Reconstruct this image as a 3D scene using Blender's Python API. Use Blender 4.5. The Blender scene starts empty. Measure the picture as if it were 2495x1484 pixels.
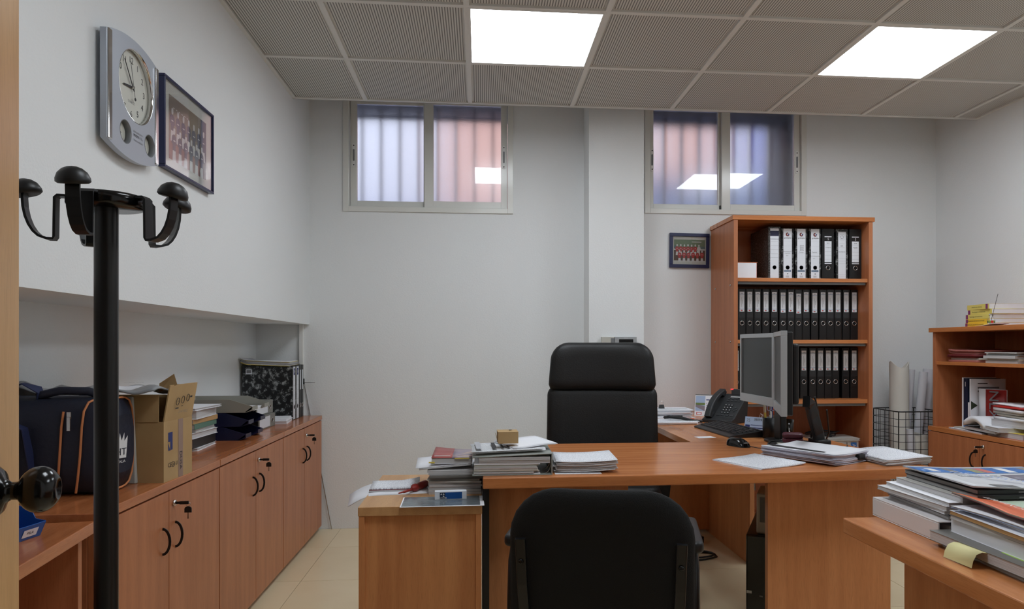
import bpy, math, random
from mathutils import Matrix, Vector
R = math.radians
SC = bpy.context.scene
COL = SC.collection
# ------------------------------------------------------------------ camera, light, exposure
F_PX, CX, CY, YAW, HC = 1730.0, 1326.0, 845.0, 0.0907, 1.15      # solved from the ceiling grid (image 2495 x 1484)
cd = bpy.data.cameras.new('camera'); cam = bpy.data.objects.new('camera', cd); COL.objects.link(cam)
cd.sensor_width = 36.0; cd.lens = F_PX / 2495.0 * 36.0
cd.shift_x = (1247.5 - CX) / 2495.0; cd.shift_y = (CY - 742.0) / 2495.0
cd.clip_start = 0.02
cam.location = (0, 0, HC); cam.rotation_euler = (R(90), 0, -YAW)
SC.camera = cam
w = bpy.data.worlds.new('sky'); SC.world = w; w.use_nodes = True
bg = w.node_tree.nodes['Background']; bg.inputs[0].default_value = (0.85, 0.88, 1.0, 1); bg.inputs[1].default_value = 1.8
SC.view_settings.view_transform = 'Standard'; SC.view_settings.look = 'None'
SC.view_settings.gamma = 1.0; SC.view_settings.use_curve_mapping = False
SC.view_settings.exposure = 0.0
LED_POWER = 13.2                                                  # emission of the LED ceiling panels
# ------------------------------------------------------------------ room numbers (metres)
XL, XN, XR, YB, YR = -1.068, -1.394, 3.105, 4.59, 0.10           # left wall, niche back, right wall, back wall, rear wall
ZC, ZS = 2.575, 2.95                                             # hung ceiling, slab
DESK = 0.73
# ------------------------------------------------------------------ helpers
def S(r, g, b):
    f = lambda c: (c/255/12.92 if c <= 10 else ((c/255+0.055)/1.055)**2.4)
    return (f(r), f(g), f(b), 1)
MATS = {}
def mat(name, col=(0.8, 0.8, 0.8, 1), rough=0.5, metal=0.0, spec=0.5, noise=None, bump=None, emit=None, coat=0.0, trans=0.0, ior=1.45):
    """noise=(scale, colour2, stretch xyz)  bump=(scale, strength, stretch)"""
    if name in MATS: return MATS[name]
    m = bpy.data.materials.new(name); m.use_nodes = True; nt = m.node_tree; N = nt.nodes; L = nt.links
    p = N['Principled BSDF']
    p.inputs['Base Color'].default_value = col; p.inputs['Roughness'].default_value = rough
    p.inputs['Metallic'].default_value = metal; p.inputs['Specular IOR Level'].default_value = spec
    p.inputs['Coat Weight'].default_value = coat; p.inputs['Coat Roughness'].default_value = 0.08
    p.inputs['Transmission Weight'].default_value = trans; p.inputs['IOR'].default_value = ior
    m.diffuse_color = col
    def coords(st):
        tc = N.new('ShaderNodeTexCoord'); mp = N.new('ShaderNodeMapping'); L.new(tc.outputs['Object'], mp.inputs[0])
        mp.inputs['Scale'].default_value = st; return mp
    if noise:
        mp = coords(noise[2]); n = N.new('ShaderNodeTexNoise'); n.inputs['Scale'].default_value = noise[0]; n.inputs['Detail'].default_value = 5
        L.new(mp.outputs[0], n.inputs['Vector'])
        r = N.new('ShaderNodeValToRGB'); r.color_ramp.elements[0].position = 0.35; r.color_ramp.elements[1].position = 0.65
        r.color_ramp.elements[0].color = col; r.color_ramp.elements[1].color = noise[1]
        L.new(n.outputs[0], r.inputs[0]); L.new(r.outputs[0], p.inputs['Base Color'])
    if bump:
        mp = coords(bump[2]); n = N.new('ShaderNodeTexNoise'); n.inputs['Scale'].default_value = bump[0]; n.inputs['Detail'].default_value = 3
        L.new(mp.outputs[0], n.inputs['Vector'])
        b = N.new('ShaderNodeBump'); b.inputs['Strength'].default_value = bump[1]; b.inputs['Distance'].default_value = 0.003
        L.new(n.outputs[0], b.inputs['Height']); L.new(b.outputs[0], p.inputs['Normal'])
    if emit:
        p.inputs['Emission Color'].default_value = emit[0]; p.inputs['Emission Strength'].default_value = emit[1]
    MATS[name] = m
    return m
def wood(name, c1, c2, grain='z', rough=0.38, coat=0.0):
    st = {'x': (0.6, 9, 9), 'y': (9, 0.6, 9), 'z': (9, 9, 0.6)}[grain]
    m = mat(name, c1, rough, noise=(3.0, c2, st), coat=coat)
    nt = m.node_tree; N = nt.nodes; L = nt.links; p = N['Principled BSDF']
    # fine dark flecks along the grain
    tc = N.new('ShaderNodeTexCoord'); mp = N.new('ShaderNodeMapping'); L.new(tc.outputs['Object'], mp.inputs[0])
    mp.inputs['Scale'].default_value = tuple(s*6 for s in st)
    n = N.new('ShaderNodeTexNoise'); n.inputs['Scale'].default_value = 8; n.inputs['Detail'].default_value = 2; L.new(mp.outputs[0], n.inputs['Vector'])
    r = N.new('ShaderNodeValToRGB'); r.color_ramp.elements[0].position = 0.30; r.color_ramp.elements[1].position = 0.5
    r.color_ramp.elements[0].color = (0.88, 0.86, 0.83, 1); r.color_ramp.elements[1].color = (1, 1, 1, 1)
    mx = N.new('ShaderNodeMix'); mx.data_type = 'RGBA'; mx.blend_type = 'MULTIPLY'; mx.inputs[0].default_value = 1.0
    src = p.inputs['Base Color'].links[0].from_socket
    L.new(n.outputs[0], r.inputs[0]); L.new(src, mx.inputs[6]); L.new(r.outputs[0], mx.inputs[7]); L.new(mx.outputs[2], p.inputs['Base Color'])
    return m
def printed(name, paper, ink, scale=(240, 1140), thr=0.50, rough=0.6):
    """paper with rows of print: lines across local y, broken up by noise"""
    if name in MATS: return MATS[name]
    m = mat(name, paper, rough); nt = m.node_tree; N = nt.nodes; L = nt.links; p = N['Principled BSDF']
    tc = N.new('ShaderNodeTexCoord'); sp = N.new('ShaderNodeSeparateXYZ'); L.new(tc.outputs['Object'], sp.inputs[0])
    a = N.new('ShaderNodeMath'); a.operation = 'MULTIPLY'; a.inputs[1].default_value = scale[1]; L.new(sp.outputs[1], a.inputs[0])
    s = N.new('ShaderNodeMath'); s.operation = 'SINE'; L.new(a.outputs[0], s.inputs[0])
    g = N.new('ShaderNodeMath'); g.operation = 'GREATER_THAN'; g.inputs[1].default_value = 0.25; L.new(s.outputs[0], g.inputs[0])
    mp = N.new('ShaderNodeMapping'); mp.inputs['Scale'].default_value = (scale[0], scale[1]/6.283, 1); L.new(tc.outputs['Object'], mp.inputs[0])
    n = N.new('ShaderNodeTexNoise'); n.inputs['Scale'].default_value = 1.0; L.new(mp.outputs[0], n.inputs['Vector'])
    g2 = N.new('ShaderNodeMath'); g2.operation = 'GREATER_THAN'; g2.inputs[1].default_value = thr; L.new(n.outputs[0], g2.inputs[0])
    mu = N.new('ShaderNodeMath'); mu.operation = 'MULTIPLY'; L.new(g.outputs[0], mu.inputs[0]); L.new(g2.outputs[0], mu.inputs[1])
    mx = N.new('ShaderNodeMix'); mx.data_type = 'RGBA'; mx.inputs[6].default_value = paper; mx.inputs[7].default_value = ink
    L.new(mu.outputs[0], mx.inputs[0]); L.new(mx.outputs[2], p.inputs['Base Color'])
    return m
def T(x, y, z): return Matrix.Translation((x, y, z))
def RX(a): return Matrix.Rotation(R(a), 4, 'X')
def RY(a): return Matrix.Rotation(R(a), 4, 'Y')
def RZ(a): return Matrix.Rotation(R(a), 4, 'Z')
def frame(o, u, v):
    u = Vector(u).normalized(); v = Vector(v); v = (v - u*u.dot(v)).normalized(); n = u.cross(v)
    return Matrix(((u.x, v.x, n.x, o[0]), (u.y, v.y, n.y, o[1]), (u.z, v.z, n.z, o[2]), (0, 0, 0, 1)))
class MB:
    def __init__(s): s.v = []; s.f = []; s.m = []; s.s = []; s.M = Matrix()
    def add(s, v, f, mi=0, sm=False):
        o = len(s.v); s.v += [tuple(s.M @ Vector(p)) for p in v]
        s.f += [tuple(i+o for i in q) for q in f]; s.m += [mi]*len(f); s.s += [sm]*len(f); return s
    def box(s, x0, x1, y0, y1, z0, z1, mi=0):
        v = [(x, y, z) for z in (z0, z1) for y in (y0, y1) for x in (x0, x1)]
        return s.add(v, [(0, 2, 3, 1), (4, 5, 7, 6), (0, 1, 5, 4), (2, 6, 7, 3), (0, 4, 6, 2), (1, 3, 7, 5)], mi)
    def prism(s, pts, z0, z1, mi=0, sm=False):
        n = len(pts); v = [(x, y, z0) for x, y in pts] + [(x, y, z1) for x, y in pts]
        s.add(v, [tuple(range(n-1, -1, -1)), tuple(range(n, 2*n))], mi)
        o = len(s.v) - 2*n
        s.f += [(o+i, o+(i+1) % n, o+n+(i+1) % n, o+n+i) for i in range(n)]; s.m += [mi]*n; s.s += [sm]*n; return s
    def poly(s, pts, z=0.0, mi=0): return s.add([(x, y, z) for x, y in pts], [tuple(range(len(pts)))], mi)
    def rect(s, x0, x1, y0, y1, z=0.0, mi=0): return s.poly([(x0, y0), (x1, y0), (x1, y1), (x0, y1)], z, mi)
    def disc(s, cx, cy, r, z=0.0, mi=0, n=14, ry=None):
        ry = ry or r
        return s.poly([(cx+r*math.cos(2*math.pi*i/n), cy+ry*math.sin(2*math.pi*i/n)) for i in range(n)], z, mi)
    def cyl(s, p0, p1, r, r1=None, n=14, mi=0, cap=True):
        p0 = Vector(p0); p1 = Vector(p1); d = (p1-p0).normalized(); a = d.orthogonal().normalized(); b = d.cross(a)
        r1 = r if r1 is None else r1
        v = [p0+(a*math.cos(2*math.pi*i/n)+b*math.sin(2*math.pi*i/n))*r for i in range(n)] + [p1+(a*math.cos(2*math.pi*i/n)+b*math.sin(2*math.pi*i/n))*r1 for i in range(n)]
        s.add(v, [(i, (i+1) % n, n+(i+1) % n, n+i) for i in range(n)], mi, True)
        if cap: s.add(v, [tuple(range(n-1, -1, -1)), tuple(range(n, 2*n))], mi)
        return s
    def lathe(s, prof, n=20, mi=0, sm=True, cap=True):      # (r, z) about local z
        v = []; f = []; k = len(prof)
        for i in range(n):
            a = 2*math.pi*i/n; v += [(r*math.cos(a), r*math.sin(a), z) for r, z in prof]
        for i in range(n):
            j = (i+1) % n
            for q in range(k-1): f.append((i*k+q, j*k+q, j*k+q+1, i*k+q+1))
        s.add(v, f, mi, sm)
        for e, rev in ((0, True), (k-1, False)):
            if cap and prof[e][0] > 1e-5:
                ring = [v[i*k+e] for i in range(n)]; s.add(ring, [tuple(range(n-1, -1, -1)) if rev else tuple(range(n))], mi)
        return s
    def sweep(s, path, sect, mi=0, up=None, closed=False, sm=False):   # sect: 2D (side, normal) points
        P = [Vector(p) for p in path]; n = len(P); k = len(sect); v = []
        side = None
        for i in range(n):
            d = (P[min(i+1, n-1)]-P[max(i-1, 0)]) if not closed else (P[(i+1) % n]-P[i-1])
            d.normalize()
            if up is not None: a = d.cross(Vector(up)); a = a.normalized() if a.length > 1e-6 else d.orthogonal().normalized()
            else:
                if side is None: side = d.orthogonal().normalized()
                a = (side-d*side.dot(d)).normalized(); side = a
            b = a.cross(d)
            v += [P[i]+a*x+b*y for x, y in sect]
        f = []
        for i in range(n if closed else n-1):
            j = (i+1) % n
            for q in range(k): f.append((i*k+q, i*k+(q+1) % k, j*k+(q+1) % k, j*k+q))
        s.add(v, f, mi, sm)
        if not closed: s.add(v, [tuple(range(k-1, -1, -1)), tuple(range((n-1)*k, n*k))], mi)
        return s
    def tube(s, path, r, n=8, mi=0, closed=False):
        return s.sweep(path, [(r*math.cos(2*math.pi*i/n), r*math.sin(2*math.pi*i/n)) for i in range(n)], mi, None, closed, True)
    def sheet(s, w, l, t, fz=lambda x, y: 0.0, nx=1, ny=1, mi=0, x0=0.0, y0=0.0):
        v = []; f = []; A = (nx+1)*(ny+1)
        for k in (0, 1):
            for j in range(ny+1):
                for i in range(nx+1):
                    x = x0+w*i/nx; y = y0+l*j/ny; v.append((x, y, fz(x, y)+t*k))
        g = lambda i, j, k: k*A+j*(nx+1)+i
        for j in range(ny):
            for i in range(nx):
                f.append((g(i, j, 1), g(i+1, j, 1), g(i+1, j+1, 1), g(i, j+1, 1))); f.append((g(i, j, 0), g(i, j+1, 0), g(i+1, j+1, 0), g(i+1, j, 0)))
        for i in range(nx): f += [(g(i, 0, 0), g(i+1, 0, 0), g(i+1, 0, 1), g(i, 0, 1)), (g(i+1, ny, 0), g(i, ny, 0), g(i, ny, 1), g(i+1, ny, 1))]
        for j in range(ny): f += [(g(0, j+1, 0), g(0, j, 0), g(0, j, 1), g(0, j+1, 1)), (g(nx, j, 0), g(nx, j+1, 0), g(nx, j+1, 1), g(nx, j, 1))]
        return s.add(v, f, mi, nx*ny > 1)
    def build(s, name, mats, parent=None, bevel=0.0, seg=2, sub=0):
        me = bpy.data.meshes.new(name); me.from_pydata(s.v, [], s.f)
        for m in (mats if isinstance(mats, (list, tuple)) else [mats]): me.materials.append(m)
        me.polygons.foreach_set('material_index', s.m); me.polygons.foreach_set('use_smooth', s.s); me.update()
        o = bpy.data.objects.new(name, me); COL.objects.link(o); o.parent = parent
        if bevel:
            b = o.modifiers.new('bevel', 'BEVEL'); b.width = bevel; b.segments = seg; b.limit_method = 'ANGLE'; b.angle_limit = R(40); b.harden_normals = False
        if sub:
            b = o.modifiers.new('sub', 'SUBSURF'); b.levels = sub; b.render_levels = sub
        return o
def tag(o, label, cat, group=None):
    o['label'] = label; o['category'] = cat
    if group: o['group'] = group
    return o
def struct(o): o['kind'] = 'structure'; return o
def thing(name, label, cat, loc=(0, 0, 0), rot=0.0, group=None):
    o = bpy.data.objects.new(name, None); COL.objects.link(o); o.empty_display_size = 0.05
    if isinstance(rot, Matrix): o.matrix_world = Matrix.Translation(loc) @ rot
    else: o.location = loc; o.rotation_euler = (0, 0, R(rot))
    return tag(o, label, cat, group)
def dup(root, loc, rot, label, group=None):
    def cp(o, par):
        c = o.copy(); COL.objects.link(c); c.parent = par
        for ch in o.children: cp(ch, c)
        return c
    r = cp(root, None)
    if isinstance(rot, Matrix): r.matrix_world = Matrix.Translation(loc) @ rot
    else: r.location = loc; r.rotation_euler = (0, 0, R(rot))
    r['label'] = label
    if group: r['group'] = group
    return r
def B(x0, x1, y0, y1, z0, z1, name, m, parent=None, bevel=0.0): return MB().box(x0, x1, y0, y1, z0, z1).build(name, m, parent, bevel)
def text(s, size, M, m, parent, name='lettering', ext=0.0, align='CENTER', sx=1.0):
    cu = bpy.data.curves.new('t', 'FONT'); cu.body = s; cu.size = size; cu.align_x = align; cu.align_y = 'CENTER'; cu.resolution_u = 2; cu.extrude = ext
    t = bpy.data.objects.new('t', cu); COL.objects.link(t)
    dg = bpy.context.evaluated_depsgraph_get(); me = bpy.data.meshes.new_from_object(t.evaluated_get(dg))
    bpy.data.objects.remove(t); bpy.data.curves.remove(cu)
    me.transform(M @ Matrix.Diagonal((sx, 1, 1, 1))); me.materials.clear(); me.materials.append(m); me.name = name
    o = bpy.data.objects.new(name, me); COL.objects.link(o); o.parent = parent
    return o
def holed(outline, holes, z0, z1, M=None):
    cu = bpy.data.curves.new('h', 'CURVE'); cu.dimensions = '2D'; cu.fill_mode = 'BOTH'; cu.extrude = (z1-z0)/2
    for pts in [outline]+holes:
        sp = cu.splines.new('POLY'); sp.points.add(len(pts)-1); sp.use_cyclic_u = True
        for i, (x, y) in enumerate(pts): sp.points[i].co = (x, y, 0, 1)
    t = bpy.data.objects.new('h', cu); COL.objects.link(t)
    dg = bpy.context.evaluated_depsgraph_get(); me = bpy.data.meshes.new_from_object(t.evaluated_get(dg)); bpy.data.objects.remove(t); bpy.data.curves.remove(cu)
    me.transform((M or Matrix()) @ Matrix.Translation((0, 0, (z0+z1)/2))); me.materials.clear(); return me
def obj_of(me, name, m, parent):
    me.name = name; me.materials.append(m); o = bpy.data.objects.new(name, me); COL.objects.link(o); o.parent = parent; return o
ORD = ['first', 'second', 'third', 'fourth', 'fifth', 'sixth', 'seventh', 'eighth', 'ninth', 'tenth', 'eleventh', 'twelfth', 'thirteenth', 'fourteenth', 'fifteenth', 'sixteenth', 'seventeenth']
def rrect(w, h, r, n=6, cx=0.0, cy=0.0):
    pts = []
    for (sx, sy, a0) in ((1, -1, -90), (1, 1, 0), (-1, 1, 90), (-1, -1, 180)):
        for i in range(n+1):
            a = R(a0+90*i/n); pts.append((cx+sx*(w/2-r)+r*math.cos(a), cy+sy*(h/2-r)+r*math.sin(a)))
    return pts
# ------------------------------------------------------------------ materials
WALL = mat('wall_plaster', S(236, 238, 238), 0.75, bump=(130, 0.35, (1, 1, 1)))
WHITE = mat('white_metal', S(235, 235, 232), 0.35)
FRAMEW = mat('window_lacquer', S(228, 228, 222), 0.18)
BEECH_Z = wood('beech_upright', S(190, 122, 82), S(174, 108, 70), 'z', 0.36)
DESK_Z = wood('desk_beech_upright', S(212, 146, 96), S(196, 130, 82), 'z', 0.36)
BEECH_X = wood('beech_across', S(208, 134, 80), S(184, 112, 62), 'x', 0.26, 0.12)
BEECH_Y = wood('beech_deep', S(194, 120, 74), S(172, 102, 60), 'y', 0.22, 0.12)
DESKTOP_Y = wood('desk_beech_deep', S(208, 138, 86), S(188, 118, 68), 'y', 0.24, 0.12)
PALE_Z = wood('pale_beech_upright', S(212, 146, 92), S(194, 126, 76), 'z', 0.4)
PALE_Y = wood('pale_beech_deep', S(205, 158, 108), S(190, 142, 94), 'y', 0.35)
DOORW = wood('door_veneer', S(205, 160, 105), S(188, 142, 88), 'z', 0.3)
BLACK = mat('black_plastic', S(24, 24, 25), 0.42)
BLACKG = mat('black_gloss', S(14, 14, 15), 0.16)
BLACKM = mat('black_metal', S(20, 20, 21), 0.34)
FABRIC = mat('black_fabric', S(19, 20, 20), 0.92, bump=(420, 0.5, (1, 1, 1)))
LEATHER = mat('black_leather', S(15, 15, 15), 0.5, bump=(160, 0.25, (1, 1, 1)))
STEEL = mat('steel', S(190, 190, 190), 0.25, 1.0)
CHROME = mat('chrome', S(220, 220, 220), 0.1, 1.0)
GREY = mat('grey_plastic', S(120, 122, 124), 0.4)
DGREY = mat('dark_grey_plastic', S(62, 64, 66), 0.45)
SILVER = mat('silver_plastic', S(176, 180, 182), 0.32, 0.4)
PAPER = mat('paper_white', S(238, 239, 244), 0.7)
PAPERS = mat('paper_edges', S(214, 213, 212), 0.8, noise=(4, S(176, 174, 176), (1, 1, 260)))
PRINT = printed('paper_text', S(236, 238, 243), S(178, 180, 190))
PRINT2 = printed('paper_table', S(232, 234, 236), S(140, 142, 148), (380, 1600), 0.45)
INK = mat('ink_dark', S(52, 50, 52), 0.7)
INKG = mat('ink_grey', S(120, 120, 124), 0.7)
INKB = mat('ink_blue', S(42, 52, 110), 0.6)
INKW = mat('ink_white', S(225, 225, 225), 0.6)
NAVY = mat('navy_frame', S(34, 40, 78), 0.3)
CARD = mat('cardboard', S(186, 154, 108), 0.8, noise=(6, S(176, 143, 98), (1, 1, 1)))
HOLE = mat('dark_hole', S(8, 8, 8), 0.9)
GLASS = mat('clear_glass', (1, 1, 1, 1), 0.02, trans=1.0)
RED = mat('red_print', S(196, 44, 36), 0.5)
ORANGE = mat('orange_print', S(232, 112, 62), 0.5)
BLUEP = mat('blue_print', S(52, 112, 190), 0.5)
GREENP = mat('green_plastic', S(60, 160, 80), 0.4)
YELLOW = mat('yellow_print', S(226, 204, 92), 0.5)
# ------------------------------------------------------------------ floor
TX, TY = 0.578, 0.589
grout = mat('grout', S(120, 108, 88), 0.8)
tilem = mat('floor_tile', S(238, 222, 186), 0.2, noise=(3, S(233, 215, 178), (1, 1, 1)))
fl = struct(B(XN-0.2, XR+0.2, -1.6, YB+0.3, -0.1, -0.003, 'floor', grout))
px0 = -0.873; py0 = 4.165
tile_me = None
for i in range(-1, 8):
    for j in range(-8, 1):
        x0 = px0+TX*i; y0 = py0+TY*j
        x1, y1 = min(x0+TX, XR), min(y0+TY, YB); xa = max(x0, XN); ya = max(y0, -1.5)
        if x1-xa < 0.03 or y1-ya < 0.03: continue
        full = abs(x1-xa-TX) < 1e-6 and abs(y1-ya-TY) < 1e-6
        if full and tile_me: o = bpy.data.objects.new('floor_tile', tile_me); COL.objects.link(o); o.parent = fl
        else:
            o = B(0.0012, x1-xa-0.0012, 0.0012, y1-ya-0.0012, -0.003, 0.0, 'floor_tile', tilem, fl)
            if full: tile_me = o.data
        o.location = (xa, ya, 0)
# ------------------------------------------------------------------ walls
wl = MB().box(XL-0.5, XL, YR-0.2, YB+0.25, 1.29, ZS).box(XN-0.2, XN, YR-0.2, YB+0.25, 0, 1.3)
struct(wl.build('wall_left', WALL))
# back wall with two window openings
W1 = (-0.86, 0.215, 2.008, 2.775); W2 = (1.081, 2.183, 2.028, 2.795)
wb = MB(); Y0, Y1 = YB, YB+0.22
xs = [XN-0.2, W1[0], W1[1], W2[0], W2[1], XR+0.3]
wb.box(xs[0], xs[1], Y0, Y1, 0, ZS).box(xs[2], xs[3], Y0, Y1, 0, ZS).box(xs[4], xs[5], Y0, Y1, 0, ZS)
for W in (W1, W2): wb.box(W[0], W[1], Y0, Y1, 0, W[2]).box(W[0], W[1], Y0, Y1, W[3], ZS)
struct(wb.build('wall_back', WALL))
struct(B(XR, XR+0.3, YR-0.2, YB+0.25, 0, ZS, 'wall_right', WALL))
struct(B(0.678, 1.026, 4.379, YB, 0, ZS, 'wall_pillar', WALL))
wr = MB().box(XN-0.2, -0.40, YR-0.16, YR, 0, ZS).box(0.46, XR+0.3, YR-0.16, YR, 0, ZS).box(-0.40, 0.46, YR-0.16, YR, 2.08, ZS)
struct(wr.build('wall_rear', WALL))
# corridor behind the doorway the camera stands in
co = MB().box(-1.3, -1.2, -1.6, YR-0.16, 0, 2.6).box(1.2, 1.3, -1.6, YR-0.16, 0, 2.6).box(-1.3, 1.3, -1.7, -1.6, 0, 2.6).box(-1.3, 1.3, -1.7, YR-0.1, 2.6, 2.7)
struct(co.build('wall_corridor', WALL))
struct(B(XN-0.7, XR+0.3, YR-0.2, YB+0.25, ZS, ZS+0.15, 'ceiling_slab', WALL))
# boxed-in cable channel in the corner of the niche
struct(B(-1.128, -1.103, YB-0.02, YB, 0, 1.29, 'trim_1', WHITE, None, 0.002))
# ------------------------------------------------------------------ hung ceiling: bars, tiles, LED panels
def stripes():
    m = mat('ceiling_perforated', S(214, 212, 206), 0.6); nt = m.node_tree; N = nt.nodes; L = nt.links; p = N['Principled BSDF']
    tc = N.new('ShaderNodeTexCoord'); sp = N.new('ShaderNodeSeparateXYZ'); L.new(tc.outputs['Object'], sp.inputs[0])
    a = N.new('ShaderNodeMath'); a.operation = 'MULTIPLY'; a.inputs[1].default_value = 2*math.pi/0.0115; L.new(sp.outputs[0], a.inputs[0])
    s = N.new('ShaderNodeMath'); s.operation = 'SINE'; L.new(a.outputs[0], s.inputs[0])
    r = N.new('ShaderNodeValToRGB'); L.new(s.outputs[0], r.inputs[0])
    r.color_ramp.elements[0].position = 0.0; r.color_ramp.elements[1].position = 0.55
    r.color_ramp.elements[0].color = S(214, 212, 206); r.color_ramp.elements[1].color = S(128, 126, 122)
    L.new(r.outputs[0], p.inputs['Base Color'])
    return m
CT = stripes(); CW = mat('ceiling_white', S(222, 221, 216), 0.5)
gx = [XL]+[-1.2559+0.6*i for i in range(1, 8)]+[XR]; gy = [4.187-0.6*j for j in range(0, 8)]
gy = [y for y in gy if y > YR+0.05]+[YR]
ce = struct(B(XL-0.02, XR+0.02, YR-0.02, 4.187, ZC+0.03, ZC+0.045, 'ceiling', CW))
bars = [B(x-0.012, x+0.012, YR, 4.187, ZC-0.002, ZC+0.03, 'grid_bar', CW, ce) for x in gx[1:-1]]
for y in gy[1:-1]: B(XL, XR, y-0.012, y+0.012, ZC-0.0022, ZC+0.03, 'grid_bar', CW, ce)
B(XL, XL+0.02, YR, 4.187, ZC-0.002, ZC+0.03, 'edge_bar', CW, ce); B(XR-0.02, XR, YR, 4.187, ZC-0.002, ZC+0.03, 'edge_bar', CW, ce)
MB().box(XL, XR, 4.165, 4.19, ZC-0.003, ZC+0.045).box(XL, XR, 4.186, 4.192, ZC-0.003, ZC+0.06).build('edge_bar', CW, ce)
LEDS = {(2, 1): 'bright square LED ceiling panel in front of the left window', (5, 1): 'bright square LED ceiling panel at upper right, in front of the right window',
        (2, 4): 'bright square LED ceiling panel above the visitor chair', (5, 4): 'bright square LED ceiling panel above the right foreground desk'}
ledm = mat('led_diffuser', (1, 1, 1, 1), 0.4, emit=((0.89, 0.96, 1.03, 1), LED_POWER))
for i in range(len(gx)-1):
    for j in range(len(gy)-1):
        x0, x1 = gx[i], gx[i+1]; y1, y0 = gy[j], gy[j+1]
        if (i, j) in LEDS:
            t = thing('ceiling_light', LEDS[(i, j)], 'ceiling light', ((x0+x1)/2, (y0+y1)/2, ZC), 0, 'LED panels in the hung ceiling')
            MB().box(-0.292, 0.292, -0.292, 0.292, 0.012, 0.028).build('housing', CW, t)
            f = MB()
            for a, b, c, d in ((-0.297, 0.297, -0.297, -0.282), (-0.297, 0.297, 0.282, 0.297), (-0.297, -0.282, -0.282, 0.282), (0.282, 0.297, -0.282, 0.282)): f.box(a, b, c, d, -0.003, 0.014)
            f.build('frame', CW, t)
            MB().box(-0.282, 0.282, -0.282, 0.282, 0.0, 0.011).build('diffuser', ledm, t)
        else:
            mgn = 0.022
            if x1-x0 < 0.06 or y1-y0 < 0.06: continue
            o = MB().box(0.012, x1-x0-0.012, 0.012, y1-y0-0.012, 0.008, 0.014, 0).box(mgn, x1-x0-mgn, mgn, y1-y0-mgn, 0.004, 0.01, 1).build('ceiling_tile', [CW, CT], ce)
            o.location = (x0, y0, ZC)
# ------------------------------------------------------------------ windows
def frosted():
    m = mat('frosted_glass', (0.95, 0.97, 1.0, 1), 0.36, trans=1.0, ior=1.33, bump=(90, 0.25, (1, 1, 2.5)), coat=1.0)
    p = m.node_tree.nodes['Principled BSDF']; p.inputs['Coat Roughness'].default_value = 0.015; p.inputs['Coat IOR'].default_value = 1.6
    return m
FG = frosted()
def window(n, W, panes, zg):
    x0, x1, z0, z1 = W; f = MB()
    fr = struct(MB().box(x0, x0+0.035, YB-0.012, YB+0.09, z0, z1).box(x1-0.035, x1, YB-0.012, YB+0.09, z0, z1)
                .box(x0+0.035, x1-0.035, YB-0.012, YB+0.09, z0, z0+0.032).box(x0+0.035, x1-0.035, YB-0.012, YB+0.09, z1-0.03, z1).build('window_%d' % n, FRAMEW, None, 0.002))
    ztop = z1-0.07
    for k, (a, b) in enumerate(panes):
        yy = YB+0.012 if k else YB+0.042                 # right sash runs in front of the left one
        sa = (x0+0.037) if k == 0 else a-0.058; sb = (x1-0.037) if k else b+0.05
        m = MB().box(sa, a, yy, yy+0.026, z0+0.034, z1-0.032).box(b, sb, yy, yy+0.026, z0+0.034, z1-0.032)
        m.box(a, b, yy, yy+0.026, z0+0.034, zg).box(a, b, yy, yy+0.026, ztop, z1-0.032)
        s = m.build('sash', FRAMEW, fr, 0.0015)
        MB().box(a-0.006, b+0.006, yy+0.008, yy+0.013, zg-0.006, ztop+0.006).build('pane', FG, s)
        if k == 0: B(b+0.01, b+0.03, yy-0.012, yy, z0+0.034, zg-0.005, 'brush_seal', BLACK, s)
        hx = sa+0.022 if k == 0 else sb-0.022
        h = MB(); h.M = frame((hx, yy-0.001, zg+0.29), (1, 0, 0), (0, 0, 1))
        h.prism(rrect(0.020, 0.15, 0.009), 0, 0.003); ho = h.build('latch', WHITE, s)
        h = MB(); h.M = frame((hx, yy-0.0045, zg+0.29), (1, 0, 0), (0, 0, 1)); h.prism(rrect(0.010, 0.075, 0.005), 0, 0.003); h.build('latch_slot', GREY, s)
        h = MB(); h.M = frame((hx, yy-0.0045, zg+0.29), (1, 0, 0), (0, 0, 1)); h.disc(0, 0.062, 0.004, 0.0015).disc(0, -0.062, 0.004, 0.0015); h.build('screw', HOLE, s)
    return fr
window(1, W1, [(-0.781, -0.36), (-0.295, 0.138)], 2.085)
window(2, W2, [(1.15, 1.589), (1.664, 2.106)], 2.10)
# outside: window bars, lintel boxes, facades across the light well
for W, lab in ((W1, 'dark iron bars outside the left frosted window'), (W2, 'dark iron bars outside the right frosted window')):
    t = thing('window_grille', lab, 'window bars', ((W[0]+W[1])/2, YB+0.27, W[2]-0.05), 0, 'iron grilles outside the windows')
    wd = (W[1]-W[0])/2+0.05; n = int(2*wd/0.125)
    for k in range(n+1): B(-wd+0.125*k-0.008, -wd+0.125*k+0.008, -0.008, 0.008, 0, 0.85, 'bar', BLACKM, t)
    B(-wd, wd, -0.012, -0.008, 0.715, 0.733, 'crossbar', BLACKM, t); B(-wd, wd, -0.012, -0.008, 0.02, 0.05, 'crossbar', BLACKM, t)
out_w = mat('facade_white', S(238, 240, 246), 0.8); out_p = mat('facade_pink', S(238, 190, 172), 0.8); out_b = mat('facade_blue', S(70, 96, 200), 0.7)
out_d = mat('facade_shade', S(110, 128, 160), 0.8); stonem = mat('outer_stone', S(96, 98, 106), 0.8)
struct(MB().box(-3, -0.42, 8.0, 8.3, 0, 6).box(1.75, 2.05, 8.0, 8.3, 0, 6).box(2.75, 3.2, 8.0, 8.3, 0, 6).build('wall_facade_white', out_w))
struct(MB().box(-0.42, 1.75, 8.05, 8.3, 0, 6).box(2.05, 2.75, 8.05, 8.3, 0, 6).build('wall_facade_pink', out_p))
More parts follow.
